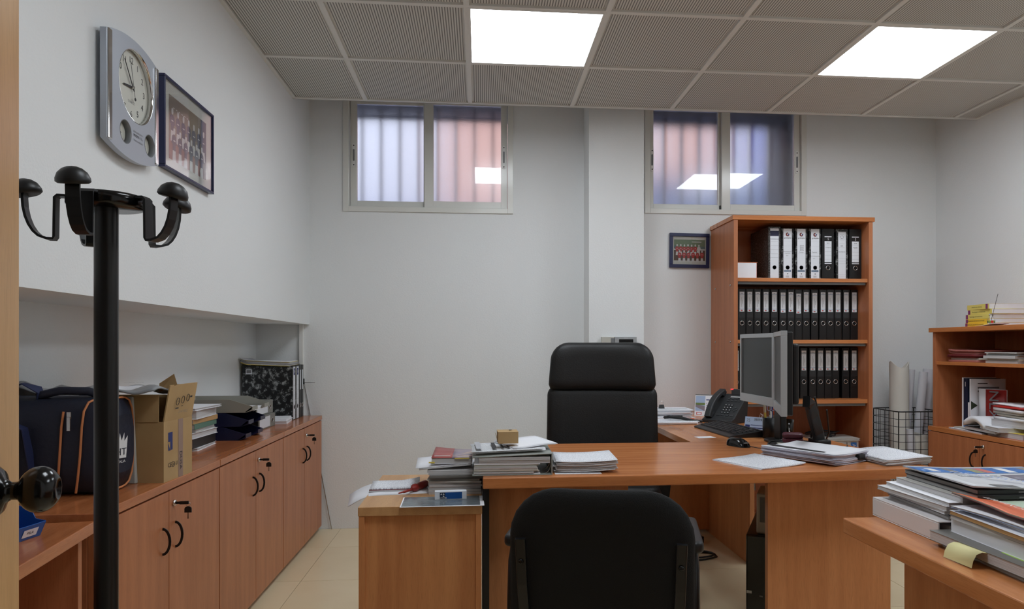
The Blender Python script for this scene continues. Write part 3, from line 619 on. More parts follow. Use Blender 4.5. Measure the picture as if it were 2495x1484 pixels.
# wide binders on the top shelf
wide = [(1887, 'sp', 'wide speckled binder with a dark blue band, beside the white box on the top shelf'), (1919, 'g', 'white-labelled binder with a red and blue logo, first of three alike on the top shelf'),
        (1952.5, 'g2', 'white-labelled binder with handwritten years, between its two look-alikes on the top shelf'), (1986, 'g3', 'white-labelled binder with a printed line low on its spine, on the top shelf'),
        (2017.5, 'k', 'black binder with a white five, left one of two on the top shelf'), (2051.5, 'd', 'white-spined binder with a boxed ring of five dots on the top shelf'), (2084, 'k2', 'black binder with a white five, at the right end of the top shelf')]
for px, kind, lab in wide:
    t = thing('lever_arch_binder', lab, 'binder', (xat(px, YBIN-0.045), YBIN-0.045, 1.568), 0, 'wide binders on the top shelf')
    w = 0.0775 if kind != 'sp' else 0.078; h = 0.322 if kind == 'sp' else 0.315
    binder_shell(t, w, 0.285, h, SPECK if kind == 'sp' else (BCOV if kind[0] == 'k' else CLOUD), None, 0.072 if kind != 'd' else 0.062)
    F = frame((0, -0.0004, 0), (1, 0, 0), (0, 0, 1)); m = MB(); m.M = F
    Q = lambda x, y: F @ T(x, y, 0.0012)
    if kind == 'sp':
        m.rect(-0.027, 0.027, 0.002, 0.312, 0.0002, 0).rect(-0.027, 0.027, 0.265, 0.297, 0.0004, 1).rect(-0.027, 0.027, 0.246, 0.248, 0.0004, 1)
        for y in (0.232, 0.205, 0.18, 0.155, 0.132): m.rect(-0.025, 0.025, y, y+0.0007, 0.0004, 2)
        m.build('spine_label', [BLAB, mat('band_navy', S(38, 38, 66), 0.5), INKG], t)
    elif kind[0] == 'g':
        m.rect(-0.027, 0.027, 0.002, 0.311, 0.0002, 0).rect(-0.0245, 0.0215, 0.045, 0.056, 0.0004, 1)
        arc = [(0.012*math.cos(R(a)), 0.276+0.012*math.sin(R(a))) for a in range(80, 331, 25)]+[(0.006*math.cos(R(a))+0.003, 0.277+0.006*math.sin(R(a))) for a in range(330, 79, -25)]
        m.poly(arc, 0.0004, 2); m.poly([(0.003, 0.270), (0.013, 0.277), (0.004, 0.283)], 0.0005, 3)
        for k in range(9): m.rect(-0.010+k*0.0022, -0.010+k*0.0022+(0.0006 if k % 3 else 0.0013), 0.010, 0.022, 0.0004, 4)
        m.disc(0, 0.033, 0.004, 0.0004, 4)
        for y in (0.235, 0.205, 0.16, 0.13): m.rect(-0.025, 0.025, y, y+0.0005, 0.0004, 5)
        m.build('spine_label', [BLAB, TEALB, BROWNL, INKB, INKG, mat('rule_grey', S(190, 192, 196), 0.6)], t)
        text('grafoplas', 0.0125, Q(0, 0.255), INK, t); text('ECOCLASSIC', 0.0075, F @ T(-0.0015, 0.0505, 0.001), INKW, t)
        if kind == 'g': text('Documentacion', 0.008, Q(-0.001, 0.170), INKG, t); text('sin gestionar', 0.007, Q(0, 0.160), INKG, t); text('2017', 0.007, Q(-0.003, 0.145), INKG, t)
        if kind == 'g2':
            text('2014', 0.0125, Q(0.002, 0.207), INKG, t); text('2015', 0.0125, Q(0.002, 0.194), INK, t); text('2016', 0.0125, Q(0.002, 0.181), INK, t); text('Facturas', 0.008, Q(0, 0.167), INKG, t)
        if kind == 'g3': text('Facturas', 0.009, Q(-0.004, 0.168), INKG, t); text('CARTA PAGO INGRESO', 0.0055, Q(0, 0.144), INK, t); text('2013', 0.007, Q(-0.008, 0.128), INKG, t)
    elif kind[0] == 'k':
        m.rect(-0.0225, 0.0225, 0.108, 0.238, 0.0002, 0).rect(-0.0225, 0.0225, 0.263, 0.268, 0.0002, 0).rect(-0.0225, 0.0225, 0.097, 0.102, 0.0002, 0)
        for y in (0.215, 0.172, 0.150, 0.125): m.rect(-0.021, 0.021, y, y+0.0005, 0.0004, 1)
        m.build('spine_label', [BLAB, INKG], t); ring(t, 0.072)
        text('5', 0.020, Q(0.001, 0.250), INKW, t); text('2019' if kind == 'k' else '2018', 0.0095, Q(0, 0.225), INK, t); text('Compras' if kind == 'k' else 'Pagadas', 0.009, Q(0, 0.199), INK, t)
    else:
        m.rect(-0.027, 0.027, 0.002, 0.300, 0.0002, 2).rect(-0.0245, 0.0245, 0.005, 0.296, 0.0003, 0)
        for a, b, c, d in ((-0.015, 0.015, 0.278, 0.279), (-0.015, 0.015, 0.246, 0.247), (-0.015, -0.0143, 0.246, 0.279), (0.0143, 0.015, 0.246, 0.279), (-0.018, 0.018, 0.222, 0.2226), (-0.018, 0.018, 0.198, 0.1986)): m.rect(a, b, c, d, 0.0005, 1)
        for k in range(5): m.disc(0.009*math.sin(R(72*k)), 0.2625+0.009*math.cos(R(72*k)), 0.003, 0.0005, 1, 5)
        for y in (0.13, 0.115, 0.10, 0.03, 0.018): m.rect(-0.024, 0.024, y, y+0.0005, 0.0005, 1)
        m.build('spine_label', [BLAB, INKG, GREY], t); text('2005', 0.0085, Q(-0.002, 0.209), INK, t); text('VENCIMIENTOS', 0.0062, Q(-0.001, 0.172), INK, t)
# white box with orange lid on the top shelf
t = thing('storage_box', 'small white and orange storage box at the left end of the top shelf', 'box', (BX0+0.03, BY0+0.06, 1.568))
ORB = mat('orange_board', S(190, 106, 66), 0.6)
MB().box(0, 0.135, 0.0, 0.003, 0, 0.096).build('front', PAPER, t); B(0, 0.138, 0.003, 0.2, 0, 0.096, 'body', ORB, t); B(-0.001, 0.140, -0.001, 0.202, 0.096, 0.1, 'lid', ORB, t)
# things on the low shelf of the bookcase
CREAM = mat('cream_cover', S(205, 202, 190), 0.5)
def book(name, label, cat, loc, rot, w, l, h, cov, group=None, pages=PAPERS, t0=0.0015, inset=0.004, soft=True):
    """lies flat; spine along local x=0 (runs along y), opens to +x"""
    t = thing(name, label, cat, loc, rot, group)
    MB().box(0, w, 0, l, 0, t0).box(0, w, 0, l, h-t0, h).box(0, t0, 0, l, t0, h-t0).build('cover', cov, t, 0.0006)
    B(t0, w-inset, inset, l-inset, t0, h-t0, 'pages', pages, t)
    return t
t = book('thick_manual', 'thick cream manual with a blue-banded spine lying on the low bookcase shelf', 'book', (2.035, BY0+0.035, 0.50), 0, 0.30, 0.21, 0.075, CREAM)
F = frame((0.02, -0.0005, 0), (1, 0, 0), (0, 0, 1)); m = MB(); m.M = F; m.rect(0.225, 0.262, 0.002, 0.06, 0.0003, 0); m.build('spine_band', BLUEP, t)
text('Ar', 0.03, F @ T(0.243, 0.035, 0.001) @ RZ(-90), INKW, t); text('manual', 0.02, F @ T(0.20, 0.033, 0.001) @ RZ(-90), INK, t)
book('ring_catalogue', 'flat grey catalogue lying on the thick cream manual in the bookcase', 'catalogue', (2.04, BY0+0.03, 0.575), -3, 0.29, 0.21, 0.012, mat('cover_pale_grey', S(190, 188, 182), 0.5))
m = MB()
random.seed(5)
for k in range(5):
    pts = [(0.09*math.cos(R(a))*(0.7+0.1*k)+0.02*math.sin(k*2.1), 0.055*math.sin(R(a)), 0.008+0.006*k+0.004*math.sin(R(a*3+k*40))) for a in range(0, 360, 20)]
    m.tube(pts, 0.0035, 6, 0, True)
o = m.build('coiled_cable', BLACK); tag(o, 'coil of black cable on top of the catalogue in the low bookcase', 'cable'); o.location = (2.13, BY0+0.12, 0.587)
# ------------------------------------------------------------------ things in and on the right hutch (local frame: x towards camera, y into the wall)
HM = Matrix(((0, 1, 0, HX), (-1, 0, 0, HY1), (0, 0, 1, 0), (0, 0, 0, 1)))
def hloc(x, y, z): return tuple(HM @ Vector((x, y, z)))
YC1 = mat('book_yellow', S(222, 204, 110), 0.45); YC2 = mat('book_amber', S(236, 192, 60), 0.45); PUR = mat('book_purple', S(128, 56, 104), 0.5)
zz = 1.262
hts = [(0.020, YC2, 0), (0.021, YC2, 0), (0.026, YC1, 0), (0.026, YC1, 0), (0.028, YC1, 1)]
nm = ['amber paperback at the bottom of the yellow pile on the hutch', 'amber paperback second from the bottom of the yellow pile on the hutch', 'pale yellow book in the middle of the pile on the hutch',
      'pale yellow book just under the top one of the pile on the hutch', 'topmost pale yellow book of the pile on the hutch, with a bulging block']
for k, (h, cm, flip) in enumerate(hts):
    dx = [0.0, 0.0, -0.004, 0.010, 0.0][k]
    t = thing('paperback', nm[k], 'book', hloc(0.258+dx, 0.05+0.003*k, zz), -90+[0, 0.6, -0.8, 0.5, -3][k], 'yellow paperbacks on the hutch')
    MB().box(0, 0.185, 0, 0.24, 0, 0.0012).box(0, 0.185, 0, 0.24, h-0.0012, h-0.0003).box(0, 0.185, 0, 0.0015, 0.0012, h-0.0012).build('cover', cm, t, 0.0005)
    B(0.003, 0.1845, 0.0015, 0.236, 0.0012, h-0.0012, 'pages', PAPER, t)
    F = frame((0, -0.0004, 0), (1, 0, 0), (0, 0, 1)); m = MB(); m.M = F; x = 0.158 if flip else 0.002; m.rect(x, x+0.018, 0.001, h-0.001, 0.0002); m.build('spine_band', PUR, t)
    text(['MANUAL DE INSTALACIONES', 'MANUAL DE INSTALACIONES', 'Tecnologia de Instalaciones', 'Tecnologia de Instalaciones', 'Instalaciones electricas'][k], 0.0095, F @ T(0.085, h*0.5, 0.0006), INK, t)
    zz += h
# small glass bottle with a reed, on a folded leaflet
o = tag(MB().sheet(0.13, 0.10, 0.0012, lambda x, y: 0.012*(x/0.13)**2, 6, 1).build('leaflet', PAPER), 'white leaflet in front of the yellow books on the hutch', 'leaflet')
o.location = hloc(0.385, 0.015, 1.262); o.rotation_euler = (0, 0, R(-90))
t = thing('glass_bottle', 'small glass bottle with green liquid and a thin reed, by the yellow books', 'bottle', hloc(0.482, 0.035, 1.2735))
MB().lathe([(0, 0), (0.018, 0), (0.019, 0.004), (0.019, 0.018), (0.010, 0.03), (0.010, 0.042), (0.012, 0.045), (0.0105, 0.046), (0.0085, 0.042), (0.0085, 0.031), (0.017, 0.019), (0.017, 0.003), (0, 0.003)], 20).build('flask', GLASS, t)
MB().lathe([(0, 0.0032), (0.0168, 0.0032), (0.0168, 0.015), (0, 0.015)], 20).build('liquid', mat('green_liquid', S(170, 190, 60), 0.1), t)
MB().cyl((-0.008, -0.006, 0.004), (0.0, -0.05, 0.155), 0.0012, n=6).build('reed', INK, t)
MB().rect(-0.0, 0.012, 0, 0.014).build('tag', RED, t).matrix_local = T(-0.014, -0.017, 0.002) @ RZ(-60) @ RX(90)
# upper hutch shelf: two stacks of folders
PINK = mat('folder_pink', S(190, 120, 112), 0.6); DRED = mat('folder_dark_red', S(120, 44, 48), 0.6)
zz = 1.063
for k in range(7):
    cm = [PINK, CREAM, DRED, DRED, PINK, PINK, PINK][k]; h = [0.012, 0.012, 0.006, 0.012, 0.007, 0.007, 0.009][k]
    o = tag(MB().sheet(0.24, 0.32, h, lambda x, y, k=k: 0.006*max(0, 1-x/0.05)*(k > 3), 6, 1).build('folder', cm), '%s folder from the bottom of the pinkish stack on the hutch shelf' % ORD[k], 'folder', 'folders stacked on the hutch shelf')
    o.location = hloc(0.10+0.01*math.sin(k*2.3), 0.06+0.01*math.sin(k*1.7), zz); o.rotation_euler = (0, 0, R(-90)); zz += h+0.0005
zz = 1.063
for k in range(6):
    cm = [PAPERS, CREAM, PAPERS, mat('folder_grey', S(150, 150, 150), 0.6), CREAM, PAPERS][k]; h = [0.012, 0.012, 0.015, 0.006, 0.005, 0.006][k]
    o = tag(MB().sheet(0.23, 0.31, h).build('folder', cm), '%s pale folder from the bottom of the white stack on the hutch shelf' % ORD[k], 'folder', 'pale folders on the hutch shelf')
    o.location = hloc(0.42+0.008*math.sin(k*2.9), 0.05+0.012*math.sin(k*2.1), zz); o.rotation_euler = (0, 0, R(-90)); zz += h+0.0005
# brochures standing in the hutch
DBLUE = mat('brochure_navy', S(26, 40, 66), 0.4); 
def upright(label, x, y, th, dep, h, cm, tilt=0):
    t = thing('brochure', label, 'brochure', hloc(x, y, 0.677), RZ(-90) @ RY(tilt), 'brochures standing in the hutch')
    MB().box(0, 0.0012, 0, dep, 0, h).box(th-0.0012, th, 0, dep, 0, h).box(0.0012, th-0.0012, 0, 0.0012, 0, h).build('cover', cm, t)
    B(0.0012, th-0.0012, 0.0012, dep-0.002, 0.002, h-0.002, 'pages', PAPERS, t); return t
upright('white brochure at the far end of the standing row in the hutch', 0.162, 0.10, 0.012, 0.2, 0.295, PAPER)
t = upright('thick navy catalogue with a bright blue foot standing in the hutch', 0.176, 0.10, 0.034, 0.2, 0.292, DBLUE)
m = MB(); m.M = frame((0, -0.0006, 0), (1, 0, 0), (0, 0, 1)); m.poly([(0.0, 0.0), (0.034, 0.0), (0.034, 0.062), (0.008, 0.05), (0, 0.056)], 0.0, 0).rect(0.012, 0.018, 0.245, 0.272, 0, 1); m.build('spine_print', [BLUEP, INKW], t)
upright('thin low white brochure beside the navy catalogue in the hutch', 0.212, 0.10, 0.010, 0.15, 0.155, PAPER)
upright('grey brochure between the white ones standing in the hutch', 0.223, 0.11, 0.008, 0.19, 0.285, mat('cover_pale_grey'))
t = upright('large white report with a pale cover facing out, standing in the hutch', 0.232, 0.095, 0.012, 0.21, 0.29, PAPER)
m = MB(); m.M = frame((0.0126, 0.0, 0), (0, 1, 0), (0, 0, 1)); m.poly([(0.0, 0.115), (0.04, 0.14), (0.0, 0.165)], 0, 0).poly([(0.06, 0.13), (0.13, 0.07), (0.115, 0.10)], 0, 1).rect(0.04, 0.1, 0.262, 0.266, 0, 1).rect(0.04, 0.17, 0.235, 0.245, 0, 2).rect(0.04, 0.19, 0.215, 0.225, 0, 2); m.build('cover_print', [mat('print_dark_green', S(48, 58, 40), 0.5), INK, INKG], t)
t = thing('brochure', 'rolled white brochure with a red NEX cover leaning in front of the white report', 'brochure', hloc(0.262, 0.13, 0.731), RZ(-80))
def bend(x, y): return -0.10*((x-0.05)/0.1)**2*0.2
m = MB(); m.M = frame((0, 0, 0), (1, 0, 0), (0, 0, 1)); m.sheet(0.16, 0.183, 0.006, bend, 10, 1); m.build('leaf', PAPER, t)
m = MB(); m.M = frame((0, 0, 0), (1, 0, 0), (0, 0, 1)) @ T(0, 0, 0.0063); m.sheet(0.11, 0.181, 0.0004, bend, 8, 1, 0, 0.05, 0.001); m.build('red_cover', mat('red_brochure', S(150, 34, 30), 0.45), t)
text('NEX', 0.085, frame((0.105, -0.0135, 0.096), (1, 0, 0), (0, 0, 1)) @ RZ(-90), INKG, t)
# heap of brochures on the hutch counter
heap = [(0.13, 0.04, 0.30, 0.22, 0.006, PAPER, -4, 'lowest white booklet lying at the far end of the heap'), (0.16, 0.05, 0.28, 0.20, 0.006, CREAM, 5, 'cream booklet lying on the lowest white one in the heap'),
        (0.27, 0.035, 0.28, 0.20, 0.016, DGREY, -6, 'dark grey catalogue under the middle of the heap'), (0.46, 0.03, 0.24, 0.20, 0.03, RED, 2, 'red catalogue at the near end of the heap'),
        (0.40, 0.03, 0.20, 0.16, 0.022, PAPER, -12, 'thick white booklet with curved pages in the heap'), (0.46, 0.05, 0.22, 0.18, 0.035, PAPERS, 4, 'thick block of pages lying in the near part of the heap')]
zb = {0: 0.677, 1: 0.6835, 2: 0.690, 3: 0.677, 4: 0.7070, 5: 0.7295}
for k, (x, y, l, d, h, cm, rz, lab) in enumerate(heap):
    t = thing('brochure', lab+' in the hutch', 'brochure', hloc(x, y, zb[k]), -90+rz, 'brochures heaped in the hutch')
    fz = (lambda a, b: 0.0)
    MB().sheet(l, d, 0.0008, fz).build('back_cover', cm, t); m = MB(); m.M = T(0.002, 0.002, 0.0008); m.sheet(l-0.004, d-0.004, h-0.0016, fz).build('pages', PAPERS, t); m = MB(); m.M = T(0, 0, h-0.0008); m.sheet(l, d, 0.0008, fz).build('front_cover', cm if k not in (3,) else YELLOW, t)
t = thing('booklet', 'white booklet arched over the heap in the hutch', 'brochure', hloc(0.27, 0.03, 0.7075), -96)
MB().sheet(0.19, 0.17, 0.026, lambda x, y: 0.040*math.sin(math.pi*min(1, x/0.19))*0.9, 10, 1).build('pages', PAPER, t)
zz = 0.765
for k in range(6):
    cm = [PAPER, CREAM, mat('cover_pale_grey'), PAPER, RED, PAPER][k]; h = [0.014, 0.010, 0.012, 0.014, 0.009, 0.006][k]
    o = tag(MB().sheet(0.20, 0.18, h, lambda x, y, k=k: 0.006*(1-x/0.2)*(k % 2), 4, 1).build('brochure', [cm]), '%s booklet up in the tall near pile in the hutch' % ORD[k], 'brochure', 'near pile in the hutch')
    o.location = hloc(0.47+0.012*math.sin(k*2.2), 0.06+0.01*math.sin(k*1.3), zz); o.rotation_euler = (0, 0, R(-90)); zz += h+0.0062*(1 if k % 2 == 1 else 0)+0.0005
# ------------------------------------------------------------------ wire bin with paper rolls in the corner
wbn = thing('wire_bin', 'tall black wire bin holding paper rolls in the back right corner', 'bin', (2.735, 4.34, 0))
pts = rrect(0.295, 0.30, 0.03, 3)
def ringpath(z, s=1.0): return [(x*s, y*s, z) for x, y in pts]
MB().tube(ringpath(0.745), 0.0036, 6, 0, True).build('rim', BLACKM, wbn); MB().tube(ringpath(0.004), 0.003, 6, 0, True).build('base_ring', BLACKM, wbn)
for k in range(1, 16): MB().tube(ringpath(0.745-0.047*k), 0.0018, 5, 0, True).build('wire_hoop', BLACKM, wbn)
for i in range(7):
    q = -0.1475+0.295*i/6
    for sgn in (-1, 1):
        if 0 < i < 6: MB().cyl((q, sgn*0.15, 0.004), (q, sgn*0.15, 0.745), 0.0018, n=5).build('wire', BLACKM, wbn); 
        if 0 < i < 6: MB().cyl((sgn*0.1475, q, 0.004), (sgn*0.1475, q, 0.745), 0.0018, n=5).build('wire', BLACKM, wbn)
for sx in (-1, 1):
    for sy in (-1, 1): MB().cyl((sx*0.139, sy*0.141, 0.0), (sx*0.139, sy*0.141, 0.748), 0.0035, n=6).build('corner_post', BLACKM, wbn)
MB().box(-0.14, 0.14, -0.14, 0.14, 0.003, 0.006).build('base_plate', BLACKM, wbn)
CREASE = mat('creased_paper', S(222, 220, 212), 0.8, bump=(18, 1.0, (1, 1, 0.5))); WROLL = mat('roll_paper', S(224, 225, 232), 0.75)
def roll(label, p0, p1, r, m_, hollow=True, seed=0, crumple=0.0):
    p0 = Vector(p0); p1 = Vector(p1); d = p1-p0; L = d.length; random.seed(seed); t = MB(); t.M = frame(p0, d.cross(Vector((0, 1, 0.3))), d) 
    t.M = Matrix.Translation(p0) @ d.to_track_quat('Z', 'Y').to_matrix().to_4x4()
    n = 18; v = []; f = []; nz = 10
    for j in range(nz+1):
        for i in range(n):
            a = 2*math.pi*i/n; rr = r*(1+crumple*math.sin(3*a+j*0.9)*0.5+crumple*random.uniform(-0.5, 0.5))
            v.append((rr*math.cos(a), rr*math.sin(a), L*j/nz+(crumple*0.25*math.sin(a*2+1)*(j == nz))))
    for j in range(nz):
        for i in range(n): f.append((j*n+i, j*n+(i+1) % n, (j+1)*n+(i+1) % n, (j+1)*n+i))
    t.add(v, f, 0, True); t.add(v[:n], [tuple(range(n-1, -1, -1))])
    ins = [(x*0.9, y*0.9, z) for x, y, z in v[-n:]]; deep = [(x*0.9, y*0.9, z-0.12) for x, y, z in v[-n:]]
    t.add(v[-n:]+ins+deep, [(i, (i+1) % n, n+(i+1) % n, n+i) for i in range(n)]+[(n+i, n+(i+1) % n, 2*n+(i+1) % n, 2*n+i) for i in range(n)]+[tuple(range(2*n, 3*n))], 0)
    o = t.build('paper_roll', m_); tag(o, label, 'paper roll', 'paper rolls in the wire bin'); return o
roll('large creased cream paper roll, tallest in the wire bin', (2.655, 4.29, 0.02), (2.725, 4.40, 1.03), 0.058, CREASE, True, 1, 0.10)
roll('slim white paper roll just right of the large creased roll', (2.725, 4.40, 0.02), (2.83, 4.445, 1.00), 0.028, WROLL, True, 2)
roll('slim white paper roll leaning beside the hutch in the wire bin', (2.765, 4.35, 0.02), (2.885, 4.39, 0.985), 0.026, WROLL, True, 3)
roll('white sheet roll half hidden behind the hutch in the wire bin', (2.825, 4.42, 0.02), (2.975, 4.47, 1.00), 0.034, WROLL, True, 4)
roll('short grey-white cone of paper at the front of the wire bin', (2.80, 4.25, 0.02), (2.77, 4.245, 0.60), 0.045, CREASE, True, 6, 0.03)
roll('short thin paper roll at the front of the wire bin', (2.725, 4.245, 0.02), (2.705, 4.25, 0.63), 0.022, WROLL, True, 7)
# ------------------------------------------------------------------ wall clock on the left wall
ck = thing('wall_clock', 'silver wall clock with two small dials on the left wall', 'clock', (XL, 2.240, 1.736), Matrix(((0, 0, 1, 0), (1, 0, 0, 0), (0, 1, 0, 0), (0, 0, 0, 1))))   # local x: along wall (deeper), y: up, z: off the wall
CKS = mat('clock_silver', S(176, 182, 192), 0.35, 0.15); FACE = mat('clock_face', S(206, 206, 196), 0.5)
hw = 0.160
def arcpts(n=12, inset=0.0):
    a = []
    for i in range(n+1): x = -hw+inset+2*(hw-inset)*i/n; a.append((x, -0.028*(1-(x/hw)**2)+inset))
    for i in range(n+1): x = hw-inset-2*(hw-inset)*i/n; a.append((x, 0.306+0.030*(1-(x/hw)**2)-inset))
    return a
MB().prism([(x*0.82, 0.153+(y-0.153)*0.86) for x, y in arcpts()], 0.001, 0.0155).build('back_case', CKS, ck, 0.002)
DC = (0.016, 0.200); DR = 0.110
circ = lambda cx, cy, r, n=40: [(cx+r*math.cos(2*math.pi*i/n), cy+r*math.sin(2*math.pi*i/n)) for i in range(n)]
DIALS = ((DC[0], DC[1], DR), (-0.052, 0.046, 0.035), (0.100, 0.046, 0.035))
obj_of(holed(arcpts(), [circ(*d) for d in DIALS], 0.0155, 0.033), 'front_plate', CKS, ck)
for (cx, cy, r) in DIALS:
    m = MB(); m.M = T(cx, cy, 0.0); m.lathe([(r, 0.0335), (r-0.002, 0.0335), (r-0.003, 0.0158), (r, 0.0158), (r, 0.0335)], 40, 0, True, False); m.build('dial_ring', CHROME if r > 0.05 else GREY, ck)
    m = MB(); m.M = T(cx, cy, 0.0160); m.disc(0, 0, r, 0, 0, 40); m.build('dial' if r > 0.05 else 'small_dial', FACE, ck)
for s_ in (-1, 1): MB().box(s_*0.145-0.011, s_*0.145+0.011, -0.002, 0.308, 0.031, 0.037).build('side_strip', CHROME, ck, 0.004)
for k in range(1, 13):
    a = R(90-30*k); text(str(k), 0.027, T(DC[0]+0.081*math.cos(a), DC[1]+0.081*math.sin(a), 0.0166), INK, ck, 'numeral')
def hand(a, l, tail, w, z, name, m_):
    m = MB(); m.M = T(DC[0], DC[1], z) @ RZ(90-a); m.prism([(-tail, -w/2), (l, -w/4), (l, w/4), (-tail, w/2)], 0, 0.0012); m.build(name, m_, ck)
hand(263, 0.052, 0.012, 0.008, 0.019, 'hour_hand', INK); hand(323, 0.085, 0.012, 0.005, 0.0215, 'minute_hand', INK)
m = MB(); m.M = T(DC[0], DC[1], 0.024) @ RZ(90-345); m.box(-0.035, 0.075, -0.0006, 0.0006, 0, 0.0008).prism([(-0.035+0.005*math.cos(R(a)), 0.005*math.sin(R(a))) for a in range(0, 360, 30)], 0, 0.001); m.build('second_hand', INK, ck)
m = MB(); m.M = T(DC[0], DC[1], 0.018); m.cyl((0, 0, 0), (0, 0, 0.0075), 0.004); m.build('hub', CHROME, ck)
for cx in (-0.052, 0.100):
    m = MB(); m.M = T(cx, 0.046, 0.0175) @ RZ(150); m.box(-0.004, 0.022, -0.001, 0.001, 0, 0.0008); m.build('pointer', INK, ck)
text('HIDROMECANICA', 0.0075, T(0.024, 0.062, 0.0336), INKG, ck); text('PRISMA, S.L.', 0.0115, T(0.024, 0.051, 0.0336), INK, ck); text('TFNO. 94 4555500', 0.0075, T(0.024, 0.036, 0.0336), INKG, ck); text('QUARTZ', 0.010, T(DC[0], DC[1]-0.045, 0.0166), INKG, ck)
# ------------------------------------------------------------------ framed team photographs
PAPERM = mat('photo_mount', S(222, 222, 214), 0.6)
def people(m, w, h, shirt, dark, skin, trouser, rows, layer=0.0003):
    for (y0, n, x0, x1, sc, sh) in rows:
        for k in range(n):
            x = x0+(x1-x0)*k/(n-1); s = sc*h; yy = y0*h+0.006*h*math.sin(k*2.7)
            mi = shirt if k not in sh else dark
            m.poly([(x-0.10*s, yy), (x+0.10*s, yy), (x+0.11*s, yy+0.20*s), (x+0.19*s, yy+0.20*s), (x+0.15*s, yy+0.44*s), (x+0.05*s, yy+0.50*s), (x-0.05*s, yy+0.50*s), (x-0.15*s, yy+0.44*s), (x-0.19*s, yy+0.20*s), (x-0.11*s, yy+0.20*s)], layer, mi)
            m.poly([(x-0.13*s, yy-0.34*s), (x+0.13*s, yy-0.34*s), (x+0.10*s, yy), (x-0.10*s, yy)], layer, trouser)
            m.disc(x, yy+0.60*s, 0.075*s, layer*1.3, skin, 10, 0.10*s); m.disc(x, yy+0.66*s, 0.072*s, layer*1.6, dark, 8, 0.05*s)
            m.rect(x-0.07*s, x+0.07*s, yy+0.29*s, yy+0.325*s, layer*1.6, len(MLIST)-1)
        layer += 0.0006
def picture(name, label, M, w, h, fw, fd, photo, kind):
    global MLIST
    t = thing(name, label, 'picture frame', (0, 0, 0), M)
    f = MB().box(0, w, 0, fw, 0, fd).box(0, w, h-fw, h, 0, fd).box(0, fw, fw, h-fw, 0, fd).box(w-fw, w, fw, h-fw, 0, fd); f.build('frame', NAVY, t, 0.002)
    MB().box(fw-0.001, w-fw+0.001, fw-0.001, h-fw+0.001, 0.001, fd*0.45).build('mount', PAPERM, t)
    x0, x1, y0, y1 = photo; pw, ph = x1-x0, y1-y0; m = MB(); m.M = T(x0, y0, fd*0.45+0.0004)
    if kind == 'red':
        MLIST = [mat('photo_green', S(120, 140, 112), 0.5), mat('photo_red', S(196, 62, 62), 0.5), mat('photo_black', S(30, 34, 36), 0.5), mat('photo_skin', S(196, 160, 140), 0.5), mat('photo_brown', S(96, 66, 52), 0.5), mat('photo_teal', S(96, 124, 124), 0.5), mat('photo_white', S(225, 220, 215), 0.5)]
        m.rect(0, pw, 0, ph, 0, 0).rect(0, pw, 0, ph*0.5, 0.0002, 4).rect(0, pw, ph*0.5, ph*0.56, 0.0002, 6).rect(pw*0.84, pw, ph*0.56, ph*0.68, 0.0002, 5).rect(0, pw*0.1, ph*0.56, ph*0.72, 0.0002, 5)
        m.rect(pw*0.57, pw*0.88, ph*0.88, ph*0.91, 0.0003, 2)
        people(m, pw, ph, 1, 2, 3, 2, [(0.42, 7, pw*0.10, pw*0.80, 0.50, (6,)), (0.12, 6, pw*0.18, pw*0.90, 0.52, ())], 0.0006)
    else:
        MLIST = [mat('photo_tan', S(140, 122, 100), 0.5), mat('photo_navy', S(40, 44, 84), 0.5), mat('photo_black'), mat('photo_skin'), mat('photo_court', S(150, 92, 78), 0.5), mat('photo_white')]
        m.rect(0, pw, 0, ph, 0, 0).rect(0, pw, 0, ph*0.32, 0.0002, 4).rect(pw*0.84, pw, 0, ph, 0.0002, 1)
        for k in range(6): m.rect(pw*(0.10+0.07*k), pw*(0.135+0.07*k), ph*0.82, ph*0.835, 0.0003, 5)
        m.rect(pw*0.35, pw*0.37, ph*0.4, ph*0.82, 0.0003, 5)
        people(m, pw, ph, 1, 2, 3, 5, [(0.46, 7, pw*0.08, pw*0.92, 0.50, ()), (0.16, 6, pw*0.12, pw*0.86, 0.50, ())], 0.0006)
        for x in (0.42, 0.83): m.disc(pw*x, ph*0.09, ph*0.045, 0.0022, 5)
    m.build('photograph', MLIST, t)
    MB().box(fw-0.001, w-fw+0.001, fw-0.001, h-fw+0.001, fd*0.7, fd*0.7+0.002).build('glazing', GLASS, t)
    return t
picture('framed_photo', 'navy-framed photo of a team in dark blue shirts on the left wall beside the clock', Matrix(((0, 0, 1, XL+0.001), (1, 0, 0, 2.472), (0, 1, 0, 1.752), (0, 0, 0, 1))), 0.442, 0.312, 0.009, 0.022, (0.055, 0.385, 0.042, 0.262), 'blue')
picture('framed_photo', 'navy-framed photo of a team in red shirts on the back wall by the bookcase', frame((1.243, YB-0.001, 1.672), (1, 0, -0.012), (0.012, 0, 1)) , 0.268, 0.228, 0.022, 0.018, (0.030, 0.240, 0.048, 0.186), 'red')
